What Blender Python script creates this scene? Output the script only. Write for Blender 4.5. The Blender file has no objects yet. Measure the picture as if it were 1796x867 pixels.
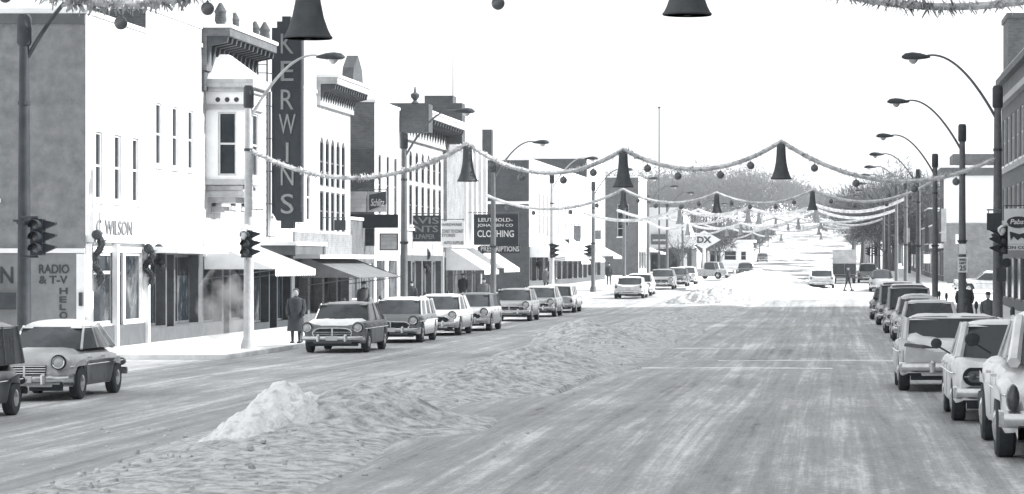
import bpy, math, random
from mathutils import Vector, Matrix, noise
R = math.radians
random.seed(7)
scene = bpy.context.scene
COL = scene.collection

# ------------------------------------------------------------------ camera, sky, sun, exposure
cam_d = bpy.data.cameras.new("camera"); cam = bpy.data.objects.new("camera", cam_d); COL.objects.link(cam)
cam.location = (0, 0, 2.75); cam.rotation_euler = (R(90), 0, 0)
cam_d.lens = 100.2; cam_d.sensor_width = 36
cam_d.shift_x = -0.3157; cam_d.shift_y = 0.0148
cam_d.clip_start = 0.5; cam_d.clip_end = 9000
scene.camera = cam

SUN_EL, SUN_AZ = 29.0, 84.0          # azimuth clockwise from +Y (street direction): sun on the right
world = bpy.data.worlds.new("World"); scene.world = world; world.use_nodes = True
wn = world.node_tree; wn.nodes.clear()
sky = wn.nodes.new("ShaderNodeTexSky"); sky.sky_type = 'NISHITA'; sky.sun_disc = False
sky.sun_elevation = R(SUN_EL); sky.sun_rotation = R(SUN_AZ); sky.dust_density = 1.5; sky.air_density = 1.0
bw = wn.nodes.new("ShaderNodeRGBToBW"); bg = wn.nodes.new("ShaderNodeBackground"); wo = wn.nodes.new("ShaderNodeOutputWorld")
cmb = wn.nodes.new("ShaderNodeVectorMath"); cmb.operation = 'SCALE'; cmb.inputs[0].default_value = (0.975, 1.0, 1.015)
# thin bright winter haze evens the sky out: the Nishita brightness is kept but compressed
pw = wn.nodes.new("ShaderNodeMath"); pw.operation = 'POWER'; pw.inputs[1].default_value = 0.30
ml = wn.nodes.new("ShaderNodeMath"); ml.operation = 'MULTIPLY'; ml.inputs[1].default_value = 1.72
wn.links.new(sky.outputs[0], bw.inputs[0]); wn.links.new(bw.outputs[0], pw.inputs[0]); wn.links.new(pw.outputs[0], ml.inputs[0]); wn.links.new(ml.outputs[0], cmb.inputs['Scale'])
wn.links.new(cmb.outputs[0], bg.inputs[0]); wn.links.new(bg.outputs[0], wo.inputs[0])
bg.inputs[1].default_value = 0.15
sl = bpy.data.lights.new("sun", 'SUN'); so = bpy.data.objects.new("sun", sl); COL.objects.link(so)
sl.energy = 2.2; sl.angle = R(0.6); sl.color = (1.0, 0.995, 0.985)
sdir = Vector((math.sin(R(SUN_AZ)) * math.cos(R(SUN_EL)), math.cos(R(SUN_AZ)) * math.cos(R(SUN_EL)), math.sin(R(SUN_EL))))
so.rotation_euler = sdir.to_track_quat('Z', 'Y').to_euler()
scene.view_settings.view_transform = 'Standard'; scene.view_settings.look = 'None'
scene.view_settings.exposure = 1.9; scene.view_settings.gamma = 1.0

# ------------------------------------------------------------------ terrain profile
def lerp_tab(t, v):
    if v <= t[0][0]: return t[0][1]
    for (a, fa), (b, fb) in zip(t, t[1:]):
        if v <= b:
            k = (v - a) / (b - a); k = k * k * (3 - 2 * k) if (b - a) < 60 else k
            return fa + (fb - fa) * k
    return t[-1][1]
QT = [(-80, .08), (60, .08), (85, 0), (150, 0), (190, .35), (225, .75), (300, 1.1), (400, 1.9), (500, 2.8), (700, 6.6), (1000, 13.5), (1300, 22), (1500, 31), (1700, 40), (2200, 44), (3600, 46)]
PT = [(-80, .37), (40, .37), (50, .30), (60, .2), (85, 0), (4000, 0)]
def g(x, y):
    s = min(1, max(0, (x + 13) / 13)); s = s * s * (3 - 2 * s)
    z = lerp_tab(QT, y) + lerp_tab(PT, y) * s
    if y > 900:
        z += (y - 900) / 1000.0 * 5 * math.sin(x / 90.0 + 1.9)
        if y > 1050:
            s = min(1, max(0, (x + 45) / 50)); z -= s*s*(3-2*s) * 16 * min(1, (y - 1050) / 600)
    return z
def PX(px, py, Y):   # picture position of a thing standing Y metres down the street
    return (px - 1465) * Y / 5000.0, 2.75 + (460 - py) * Y / 5000.0
def YF(px, X=-22.3): return X * 5000.0 / (px - 1465)

# ------------------------------------------------------------------ materials (all neutral greys: a black-and-white photograph)
def grey(v): return (max(v - .006, .004), v, v + .006, 1)
def mat(name, v, rough=.8, v2=None, scale=3.0, bump=0.0, bscale=None, stretch=(1, 1, 1), metal=0.0, coord='Object', detail=6, spec=None, ramp=(.38, .62)):
    m = bpy.data.materials.new(name); m.use_nodes = True
    nt = m.node_tree; b = nt.nodes['Principled BSDF']
    b.inputs['Base Color'].default_value = grey(v); b.inputs['Roughness'].default_value = rough
    b.inputs['Metallic'].default_value = metal
    if spec is not None: b.inputs['Specular IOR Level'].default_value = spec
    if v2 is None: v2 = v * .82
    tc = nt.nodes.new('ShaderNodeTexCoord'); mp = nt.nodes.new('ShaderNodeMapping')
    mp.inputs['Scale'].default_value = stretch
    nt.links.new(tc.outputs[coord], mp.inputs[0])
    n = nt.nodes.new('ShaderNodeTexNoise'); n.inputs['Scale'].default_value = scale; n.inputs['Detail'].default_value = detail
    n.inputs['Roughness'].default_value = .65
    nt.links.new(mp.outputs[0], n.inputs['Vector'])
    cr = nt.nodes.new('ShaderNodeValToRGB')
    cr.color_ramp.elements[0].position = ramp[0]; cr.color_ramp.elements[1].position = ramp[1]
    cr.color_ramp.elements[0].color = grey(v2); cr.color_ramp.elements[1].color = grey(v)
    nt.links.new(n.outputs['Fac'], cr.inputs[0]); nt.links.new(cr.outputs[0], b.inputs['Base Color'])
    if bump:
        n2 = nt.nodes.new('ShaderNodeTexNoise'); n2.inputs['Scale'].default_value = bscale or scale * 4; n2.inputs['Detail'].default_value = 8
        nt.links.new(mp.outputs[0], n2.inputs['Vector'])
        bp = nt.nodes.new('ShaderNodeBump'); bp.inputs['Strength'].default_value = bump; bp.inputs['Distance'].default_value = .05
        nt.links.new(n2.outputs['Fac'], bp.inputs['Height']); nt.links.new(bp.outputs[0], b.inputs['Normal'])
    return m
def brick_mat(name, v, v2, mortar, axis='XZ', scale=1.0, bw_=.24, bh=.085):
    m = bpy.data.materials.new(name); m.use_nodes = True
    nt = m.node_tree; b = nt.nodes['Principled BSDF']; b.inputs['Roughness'].default_value = .9
    tc = nt.nodes.new('ShaderNodeTexCoord'); sp = nt.nodes.new('ShaderNodeSeparateXYZ'); ad = nt.nodes.new('ShaderNodeMath'); ad.operation = 'ADD'
    cx = nt.nodes.new('ShaderNodeCombineXYZ')
    nt.links.new(tc.outputs['Object'], sp.inputs[0]); nt.links.new(sp.outputs[0], ad.inputs[0]); nt.links.new(sp.outputs[1], ad.inputs[1])
    nt.links.new(ad.outputs[0], cx.inputs[0]); nt.links.new(sp.outputs[2], cx.inputs[1])
    br = nt.nodes.new('ShaderNodeTexBrick'); br.inputs['Scale'].default_value = scale
    br.inputs['Color1'].default_value = grey(v); br.inputs['Color2'].default_value = grey(v2); br.inputs['Mortar'].default_value = grey(mortar)
    br.inputs['Brick Width'].default_value = bw_; br.inputs['Row Height'].default_value = bh; br.inputs['Mortar Size'].default_value = .008
    nt.links.new(cx.outputs[0], br.inputs['Vector'])
    n = nt.nodes.new('ShaderNodeTexNoise'); n.inputs['Scale'].default_value = 1.3; n.inputs['Detail'].default_value = 9; n.inputs['Roughness'].default_value = .7
    nt.links.new(tc.outputs['Object'], n.inputs['Vector'])
    mr = nt.nodes.new('ShaderNodeMapRange'); mr.inputs[1].default_value = .3; mr.inputs[2].default_value = .7; mr.inputs[3].default_value = .68; mr.inputs[4].default_value = 1.25
    nt.links.new(n.outputs['Fac'], mr.inputs[0])
    mx = nt.nodes.new('ShaderNodeVectorMath'); mx.operation = 'SCALE'
    nt.links.new(br.outputs['Color'], mx.inputs[0]); nt.links.new(mr.outputs[0], mx.inputs['Scale']); nt.links.new(mx.outputs[0], b.inputs['Base Color'])
    bp = nt.nodes.new('ShaderNodeBump'); bp.inputs['Strength'].default_value = .5; bp.inputs['Distance'].default_value = .02
    nt.links.new(br.outputs['Fac'], bp.inputs['Height']); bp.invert = True; nt.links.new(bp.outputs[0], b.inputs['Normal'])
    return m
def road_mat():
    m = bpy.data.materials.new('packed_snow_road'); m.use_nodes = True
    nt = m.node_tree; b = nt.nodes['Principled BSDF']; b.inputs['Roughness'].default_value = .75; b.inputs['Specular IOR Level'].default_value = .3
    tc = nt.nodes.new('ShaderNodeTexCoord')
    def nz(scale, st, det=8, rough=.65, dist=0):
        mp = nt.nodes.new('ShaderNodeMapping'); mp.inputs['Scale'].default_value = st; nt.links.new(tc.outputs['Object'], mp.inputs[0])
        n = nt.nodes.new('ShaderNodeTexNoise'); n.inputs['Scale'].default_value = scale; n.inputs['Detail'].default_value = det; n.inputs['Roughness'].default_value = rough; n.inputs['Distortion'].default_value = dist
        nt.links.new(mp.outputs[0], n.inputs['Vector']); return n.outputs['Fac']
    def mth(op, a, c):
        q = nt.nodes.new('ShaderNodeMath'); q.operation = op
        for i, s in enumerate((a, c)):
            if isinstance(s, (int, float)): q.inputs[i].default_value = s
            else: nt.links.new(s, q.inputs[i])
        return q.outputs[0]
    streak = nz(1.0, (1.7, .035, 1), 7, .7, .6); rut = nz(1.0, (7.0, .05, 1), 5, .7, .4); fine = nz(4.0, (1, .16, 1), 10, .75); patch = nz(.22, (1, .45, 1), 6); grain = nz(14, (1, .5, 1), 8, .9)
    s = mth('ADD', mth('MULTIPLY', streak, 1.15), mth('MULTIPLY', patch, .8))
    s = mth('ADD', s, mth('MULTIPLY', fine, .7)); s = mth('ADD', s, mth('MULTIPLY', grain, 1.0))
    s = mth('ADD', s, mth('MULTIPLY', rut, .55)); s = mth('MULTIPLY', s, 1 / 4.12)
    cr = nt.nodes.new('ShaderNodeValToRGB'); e = cr.color_ramp.elements
    e[0].position = .415; e[0].color = grey(.13); e[1].position = .59; e[1].color = grey(.80)
    k = e.new(.455); k.color = grey(.29); k = e.new(.52); k.color = grey(.42)
    nt.links.new(s, cr.inputs[0]); nt.links.new(cr.outputs[0], b.inputs['Base Color'])
    bp = nt.nodes.new('ShaderNodeBump'); bp.inputs['Strength'].default_value = .8; bp.inputs['Distance'].default_value = .06
    hh = mth('ADD', mth('MULTIPLY', streak, 1.0), mth('ADD', mth('MULTIPLY', fine, .6), mth('MULTIPLY', grain, .25)))
    nt.links.new(hh, bp.inputs['Height']); nt.links.new(bp.outputs[0], b.inputs['Normal'])
    return m
M = dict(
    road=road_mat(),
    snow=mat('clean_snow', .86, .8, .74, .8, .4, 5),
    dirty=mat('dirty_ploughed_snow', .66, .85, .26, 4.5, 1.0, 16, ramp=(.36, .60), detail=14),
    walk=mat('snowy_sidewalk', .84, .85, .58, .9, .5, 6),
    white=mat('white_painted_plaster', .82, .8, .74, .6, .15, 8),
    cream=brick_mat('pale_brick', .46, .38, .34, bw_=.5, bh=.2),
    white_trim=mat('white_trim', .84, .6, .76, 2),
    stucco=mat('grey_stucco', .27, .9, .16, 2.2, .7, 14, ramp=(.34, .66), detail=12),
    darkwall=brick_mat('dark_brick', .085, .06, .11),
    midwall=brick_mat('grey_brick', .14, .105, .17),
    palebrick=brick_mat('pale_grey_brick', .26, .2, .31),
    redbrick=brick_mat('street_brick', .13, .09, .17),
    roof=mat('snow_roof', .85, .8, .75, .5),
    tar=mat('tar_roof', .13, .9, .09, 1),
    glass=mat('dark_window_glass', .028, .15, .014, 1.3, spec=.15),
    shop=mat('shop_window_display', .022, .12, .20, .9, detail=12, stretch=(1, 1, .8), spec=.25, ramp=(.33, .50)),
    frame=mat('pale_window_frame', .6, .6, .5, 3),
    dframe=mat('dark_window_frame', .11, .5, .08, 3),
    dark=mat('dark_painted_metal', .06, .55, .04, 3, spec=.25),
    black=mat('black_enamel', .035, .5, .028, 3, spec=.2),
    steel=mat('pole_steel', .13, .6, .09, 4),
    lsteel=mat('pale_pole_paint', .5, .55, .38, 4),
    letter=mat('pale_letters', .62, .5, .5, 6),
    letter_dim=mat('dull_letters', .17, .5, .22, 6),
    dletter=mat('dark_letters', .06, .6, .05, 6),
    awn=mat('white_canvas', .82, .85, .74, 2),
    dawn=mat('dark_canvas', .2, .9, .15, 2),
    tyre=mat('tyre_rubber', .05, .8, .035, 8),
    chrome=mat('chrome', .62, .22, .5, 8, metal=.85),
    lens=mat('lamp_lens', .55, .1, .45, 8),
    tail=mat('tail_lamp_lens', .10, .2, .08, 8),
    under=mat('underbody', .03, .9, .02, 5),
    carglass=mat('car_glass', .05, .12, .08, 2.2, spec=.15, ramp=(.5, .7)),
    tinsel=mat('snowy_tinsel', .74, .7, .42, 5, ramp=(.35, .6)),
    bell=mat('bell_cloth', .10, .8, .07, 3, spec=.2),
    ball=mat('ornament_ball', .13, .3, .1, 5),
    bark=mat('bark', .13, .95, .08, 5),
    twig=mat('bare_twigs', .15, .95, .10, .05, coord='Object'),
    twig2=mat('pale_twigs', .08, .95, .06, .05, coord='Object'),
    skin=mat('skin', .42, .6, .36, 6),
    coat=mat('dark_coat', .055, .9, .04, 8),
    coat2=mat('grey_coat', .13, .9, .1, 8),
    concrete=mat('concrete', .4, .9, .3, 2, .3),
    evergreen=mat('evergreen_sprigs', .08, .9, .05, 3),
)

PI2 = 2*math.pi
M['heap'] = mat('sun_tone_snow', .88, .85, .5, 5.5, 1.0, 14, ramp=(.3, .5), detail=14)  # whiter colour stands in for sunlight on the heap nearest the camera
M['far_bell'] = mat('pale_bell_cloth', .3, .8, .2, 3)  # paler cloth for the bells of the far rows
M['clod'] = mat('clod_snow', .66, .85, .36, 3)
# ------------------------------------------------------------------ mesh builder and object helpers
class MB:
    def __init__(s): s.v = []; s.f = []
    def add(s, vs, fs):
        o = len(s.v); s.v += [tuple(p) for p in vs]; s.f += [tuple(i + o for i in f) for f in fs]; return s
    def box(s, x0, x1, y0, y1, z0, z1):
        if x0 > x1: x0, x1 = x1, x0
        if y0 > y1: y0, y1 = y1, y0
        return s.add([(x0,y0,z0),(x1,y0,z0),(x1,y1,z0),(x0,y1,z0),(x0,y0,z1),(x1,y0,z1),(x1,y1,z1),(x0,y1,z1)],
                     [(0,3,2,1),(4,5,6,7),(0,1,5,4),(1,2,6,5),(2,3,7,6),(3,0,4,7)])
    def quad(s, a, b, c, d): return s.add([a, b, c, d], [(0,1,2,3)])
    def obox(s, O, U, N, u0, u1, z0, z1, n0, n1):     # box in a wall's own frame
        P = lambda u, z, n: (O[0]+U[0]*u+N[0]*n, O[1]+U[1]*u+N[1]*n, O[2]+z)
        return s.add([P(u0,z0,n0),P(u1,z0,n0),P(u1,z0,n1),P(u0,z0,n1),P(u0,z1,n0),P(u1,z1,n0),P(u1,z1,n1),P(u0,z1,n1)],
                     [(0,3,2,1),(4,5,6,7),(0,1,5,4),(1,2,6,5),(2,3,7,6),(3,0,4,7)])
    def prism(s, pts, d):                              # polygon of 3-D points extruded by vector d
        n = len(pts); vs = [tuple(p) for p in pts] + [(p[0]+d[0], p[1]+d[1], p[2]+d[2]) for p in pts]
        return s.add(vs, [tuple(range(n))[::-1], tuple(range(n, 2*n))] + [(i, (i+1)%n, n+(i+1)%n, n+i) for i in range(n)])
    def tube(s, pts, r, n=8, caps=True):
        pts = [Vector(p) for p in pts]
        if not isinstance(r, (list, tuple)): r = [r] * len(pts)
        rings = []; up = None
        for i, p in enumerate(pts):
            t = (pts[min(i+1, len(pts)-1)] - pts[max(i-1, 0)]).normalized()
            if up is None: up = Vector((0,0,1)) if abs(t.z) < .9 else Vector((1,0,0))
            a = t.cross(up)
            if a.length < 1e-4: a = t.cross(Vector((0,1,0)))
            a.normalize(); b = a.cross(t).normalized(); up = b
            rings.append([p + (a*math.cos(2*math.pi*k/n) + b*math.sin(2*math.pi*k/n)) * r[i] for k in range(n)])
        vs = [q for rr in rings for q in rr]; fs = []
        for i in range(len(pts)-1):
            for k in range(n): fs.append((i*n+k, i*n+(k+1)%n, (i+1)*n+(k+1)%n, (i+1)*n+k))
        if caps: fs += [tuple(range(n))[::-1], tuple(range((len(pts)-1)*n, len(pts)*n))]
        return s.add(vs, fs)
    def lathe(s, prof, c=(0,0,0), axis='Z', n=16):     # prof: (radius, height)
        vs = []; fs = []
        for r, h in prof:
            for k in range(n):
                a = 2*math.pi*k/n; x, y = r*math.cos(a), r*math.sin(a)
                p = {'Z': (x, y, h), 'X': (h, x, y), 'Y': (x, h, y)}[axis]
                vs.append((p[0]+c[0], p[1]+c[1], p[2]+c[2]))
        for i in range(len(prof)-1):
            for k in range(n): fs.append((i*n+k, i*n+(k+1)%n, (i+1)*n+(k+1)%n, (i+1)*n+k))
        fs += [tuple(range(n))[::-1], tuple(range((len(prof)-1)*n, len(prof)*n))]
        return s.add(vs, fs)
    def build(s, name, m, parent=None, smooth=False, world=None):
        me = bpy.data.meshes.new(name)
        vs = s.v
        if world is not None:                           # coordinates given in the world: make them local to the thing
            vs = [(p[0]-world[0], p[1]-world[1], p[2]-world[2]) for p in vs]
        me.from_pydata(vs, [], s.f); me.update()
        if smooth:
            for p in me.polygons: p.use_smooth = True
            me.set_sharp_from_angle(angle=R(42))
        me.materials.append(m)
        o = bpy.data.objects.new(name, me); COL.objects.link(o)
        if parent is not None: o.parent = parent
        return o
def tag(o, label, cat, group=None):
    o['label'] = label; o['category'] = cat
    if group: o['group'] = group
    return o
def thing(name, label, cat, loc=(0,0,0), rz=0, group=None):
    o = bpy.data.objects.new(name, None); COL.objects.link(o); o.empty_display_size = .3
    o.location = loc; o.rotation_euler = (0, 0, rz); return tag(o, label, cat, group)
def lone(mb, name, m, label, cat, loc, group=None, smooth=False):   # a thing that is one mesh, given in world coordinates
    o = mb.build(name, m, None, smooth, world=loc); o.location = loc; return tag(o, label, cat, group)
def struct(o, kind='structure'): o['kind'] = kind; return o
ORD = ['first', 'second', 'third', 'fourth', 'fifth', 'sixth', 'seventh', 'eighth', 'ninth', 'tenth', 'eleventh', 'twelfth', 'thirteenth', 'fourteenth', 'fifteenth', 'sixteenth', 'seventeenth', 'eighteenth', 'nineteenth', 'twentieth']
def text(s, m, parent, O, U, w, h, name='lettering', depth=.03, org=(0,0,0), bold=.0, shear=0):
    c = bpy.data.curves.new('txt', 'FONT'); c.body = s; c.size = 1; c.extrude = .02; c.offset = bold; c.align_x = 'LEFT'; c.resolution_u = 3; c.shear = shear
    to = bpy.data.objects.new('txt', c); COL.objects.link(to)
    dg = bpy.context.evaluated_depsgraph_get(); me = bpy.data.meshes.new_from_object(to.evaluated_get(dg))
    bpy.data.objects.remove(to); bpy.data.curves.remove(c)
    xs = [v.co.x for v in me.vertices]; ys = [v.co.y for v in me.vertices]; zs = [v.co.z for v in me.vertices]
    x0, x1, y0, y1 = min(xs), max(xs), min(ys), max(ys)
    Nn = Vector((U[0], U[1], 0)).cross(Vector((0, 0, 1)))
    for v in me.vertices:
        u = (v.co.x - x0) / (x1 - x0) * w; z = (v.co.y - y0) / (y1 - y0) * h; n = depth if v.co.z > 0 else 0
        v.co = (O[0] + U[0]*u + Nn.x*n - org[0], O[1] + U[1]*u + Nn.y*n - org[1], O[2] + z - org[2])
    me.name = name; me.materials.clear(); me.materials.append(m)
    o = bpy.data.objects.new(name, me); COL.objects.link(o); o.parent = parent
    return o

# ------------------------------------------------------------------ ground, road, pavements
YC = [-80, -50, -20, 0, 15] + [20 + 2.5*i for i in range(26)] + [90, 100, 120, 140, 150, 155, 160, 165, 170, 175, 180, 185, 190, 195, 200, 210, 220, 230, 250, 275, 300, 330, 360, 400, 450, 500, 560, 630, 700, 780, 860, 930, 1000, 1080, 1160, 1240, 1300, 1400, 1500, 1600, 1700, 1850, 2000, 2200, 2600, 3000, 3600]
XC = [-1400, -1000, -700, -500, -350, -250, -180, -130, -90, -60, -45, -35, -26, -22.3, -17.1] + [-15.6 + 1.3*i for i in range(15)] + [4.3, 9.8, 14, 20, 30, 45, 70, 110, 170, 250, 350, 500, 700, 1000, 1400]
def sheet(x0, x1, y0, y1, dz):
    xs = [x for x in XC if x0 - 1e-6 <= x <= x1 + 1e-6]; ys = [y for y in YC if y0 - 1e-6 <= y <= y1 + 1e-6]
    mb = MB(); n = len(xs)
    mb.add([(x, y, g(x, y) + dz) for y in ys for x in xs], [(j*n+i, j*n+i+1, (j+1)*n+i+1, (j+1)*n+i) for j in range(len(ys)-1) for i in range(n-1)])
    return mb, xs, ys
gm, _, _ = sheet(-1400, 1400, -80, 3600, 0); struct(gm.build('ground', M['snow'], smooth=True))
rm, _, _ = sheet(-17.1, 4.3, -80, 185, .004); struct(rm.build('road', M['road'], smooth=True))
rm, _, _ = sheet(-90, -17.1, 62.5, 80, .004); struct(rm.build('side_road', M['road'], smooth=True))
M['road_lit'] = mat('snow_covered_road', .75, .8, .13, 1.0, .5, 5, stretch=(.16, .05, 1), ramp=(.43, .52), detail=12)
rm, _, _ = sheet(-17.1, 4.3, 185, 1300, .004); struct(rm.build('far_road', M['road_lit'], smooth=True))
def pavement(x0, x1, y0, y1, hgt=.14):
    mb, xs, ys = sheet(x0, x1, y0, y1, hgt)
    for X in (x0, x1):
        for a, b in zip(ys, ys[1:]): mb.quad((X, a, g(X,a)-.05), (X, b, g(X,b)-.05), (X, b, g(X,b)+hgt), (X, a, g(X,a)+hgt))
    for Y in (y0, y1):
        for a, b in zip(xs, xs[1:]): mb.quad((a, Y, g(a,Y)-.05), (b, Y, g(b,Y)-.05), (b, Y, g(b,Y)+hgt), (a, Y, g(a,Y)+hgt))
    return struct(mb.build('pavement', M['walk']))
pavement(-22.3, -17.1, 80, 180); pavement(-22.3, -17.1, -20, 60); pavement(4.3, 9.8, -50, 170); pavement(-22.3, -17.1, 210, 275); pavement(4.3, 9.8, 250, 450); pavement(-22.3, -17.1, 330, 500)
# crosswalk-like ridges of pale snow that cross the road
for pts in ([(-6.0, 70.5), (-3, 69.2), (0.2, 67.6)], [(-3.2, 77.6), (0, 77.9), (4.2, 76.6)], [(-5.2, 90.5), (-1.6, 91)]):
    mb = MB(); P = []
    for (a, b), (c, d) in zip(pts, pts[1:]):
        for k in range(12):
            t = k/12; x = a+(c-a)*t; y = b+(d-b)*t + .25*noise.noise((x*1.1, b, 0)); w = .06 + .12*noise.noise((x*1.7, b, 5)); w = max(.012, w)
            P.append((x, y, w))
    vs = []
    for x, y, w in P: z = g(x, y); vs += [(x, y-w, z-.01), (x, y, z+.006+w*.22), (x, y+w, z-.01)]
    fs = []
    for i in range(len(P)-1): fs += [(3*i, 3*i+3, 3*i+4, 3*i+1), (3*i+1, 3*i+4, 3*i+5, 3*i+2)]
    mb.add(vs, fs); struct(mb.build('snow_ridge', M['snow'], smooth=True), 'stuff')
# thin winter air: far things fade to pale grey
hz_ = MB().box(-1420, 1420, -95, 3620, -1.2, 110); hm = bpy.data.materials.new('thin_haze'); hm.use_nodes = True; hn = hm.node_tree; hn.nodes.remove(hn.nodes['Principled BSDF'])
hv = hn.nodes.new('ShaderNodeVolumePrincipled'); hv.inputs['Color'].default_value = (.97, .98, 1, 1); hv.inputs['Density'].default_value = 0.00022; hv.inputs['Anisotropy'].default_value = .2
hn.links.new(hv.outputs[0], hn.nodes['Material Output'].inputs['Volume']); struct(hz_.build('haze', hm), 'stuff')
# ploughed windrow of snow down the middle
def windrow(y0, y1, piles, step, base, name, m, cx=-7.6, half=3.0, xs=.1):
    mb = MB(); ny = int((y1-y0)/step)+1; nx = int(2*half/xs)+1
    vs = []
    for j in range(ny):
        y = y0 + j*step
        c = cx + .7*math.sin(y*.09) + .5*noise.noise((y*.07, 3, 1))
        for i in range(nx):
            dx = -half + i*xs; x = c + dx
            w = half*(.62 + .16*noise.noise((y*.11, 9, 2)))
            e = max(0, 1 - (dx/w)**2)
            fade = min(1, (y-y0)/2.5, (y1-y)/2.5); fade = max(0, fade)
            h = base*(.75 + .6*noise.noise((y*.12, dx*.3, 4)))*e*fade
            for (px_, py_, ph, pr) in piles:
                d2 = ((x-px_)/pr)**2 + ((y-py_)/(pr*1.7))**2
                if d2 < 4: h += ph*math.exp(-d2*1.6)
            lump = noise.fractal((x*1.5, y*1.1, 0), .7, 2.1, 6)
            cl = noise.cell_vector((x*3.1 + .4*noise.noise((x*4, y*4, 1)), y*2.2, 1))[0]
            vd = noise.voronoi((x*3.4, y*2.6, 2))[0][0]; vd2 = noise.voronoi((x*8, y*6, 5))[0][0]
            h += min(1, h*4)*(.05*lump + .08*(.5-vd) + .06*(.5-vd2) + .03*noise.noise((x*9, y*7, 3)))
            if i in (0, nx-1) or j in (0, ny-1): h = -.03
            vs.append((x, y, g(x, y) + h - (.02 if h < .03 else 0)))
    fs = [(j*nx+i, j*nx+i+1, (j+1)*nx+i+1, (j+1)*nx+i) for j in range(ny-1) for i in range(nx-1)]
    mb.add(vs, fs); return struct(mb.build(name, m, smooth=True), 'stuff')
windrow(18, 66, [(-6.5, 23, .22, 1.8), (-8.4, 30, .12, 1.3), (-7.0, 42.5, .62, 1.5), (-6.9, 56, .42, 1.7), (-6.4, 62, .2, 1.5)], .11, .17, 'snow_windrow', M['dirty'])
windrow(64, 176, [(-7.2, 69, .5, 1.9), (-8.6, 96, .8, 1.9), (-7.2, 112, .35, 2.2), (-7.3, 134, .3, 2.0)], .3, .13, 'snow_windrow', M['dirty'], xs=.15)
def pile(x, y, h, r, m, label, seed=0, stretch=1.5):
    mb = MB(); n = 90; vs = []
    for j in range(n+1):
        for i in range(n+1):
            a = (i/n*2-1); b = (j/n*2-1); Y = y + b*r*1.6*stretch; X = x + a*r*1.6 + .10*(Y-y)
            d = math.sqrt(a*a + b*b)*1.6 * (1 + .25*noise.noise((a*2, b*2, seed)))
            hh = h*max(0, 1 - d)**.85 if d < 1 else 0
            hh = max(0, h*max(0, 1-d**1.35)) 
            vd = noise.voronoi((X*3.6, Y*2.8, seed))[0][0]; vd2 = noise.voronoi((X*9, Y*7, seed))[0][0]
            hh += (min(1, hh*5))*(.16*noise.fractal((X*1.1, Y*.8, seed), .9, 2.1, 3) + .17*(.45-vd) + .08*(.45-vd2))
            if hh <= 0.02: hh = -.06
            vs.append((X, Y, g(X, Y) + hh))
    mb.add(vs, [(j*(n+1)+i, j*(n+1)+i+1, (j+1)*(n+1)+i+1, (j+1)*(n+1)+i) for j in range(n) for i in range(n)])
    return lone(mb, 'snow_pile', m, label, 'snow pile', (x, y, g(x, y)), 'piles of ploughed snow along the middle of the street', True)
pile(-8.0, 41.0, .82, .98, M['heap'], 'lumpy heap of ploughed snow nearest the camera, coloured white as if sunlit', 1, 2.6)
pile(-7.5, 176, 1.05, 3.0, M['dirty'], 'grey peaked snow heap at the edge of the sunlit crossing', 2, 1.5)
pile(-5.6, 225, 1.0, 5.5, M['snow'], 'long sunlit snow heap between the far traffic lanes', 3, 3)
pile(-7.5, 275, 1.0, 3.5, M['snow'], 'sunlit snow heap farthest up the middle of the street', 4, 3)

# loose clods thrown off the blade along the windrow
mb = MB(); rnd = random.Random(3)
for i in range(650):
    y = 20 + 90*rnd.random()**1.4; x = -7.6 + rnd.gauss(0, 1.5) + .7*math.sin(y*.09); r = rnd.uniform(.015, .05)*(1.3 if rnd.random() < .1 else 1)
    z = g(x, y) + .22*max(0, 1-abs(x+7.6)/2.2)
    vs = [(x+r*rnd.uniform(.6,1.2)*math.cos(a)*c, y+r*rnd.uniform(.6,1.2)*math.sin(a)*c, z+h*r) for h, c in ((-.5,.9),(.35,.95),(.8,.4)) for a in [k*PI2/6 for k in range(6)]]
    mb.add(vs, [(j*6+k, j*6+(k+1)%6, (j+1)*6+(k+1)%6, (j+1)*6+k) for j in range(2) for k in range(6)]+[tuple(range(12,18))])
struct(mb.build('snow_clods', M['clod']), 'stuff')
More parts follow.
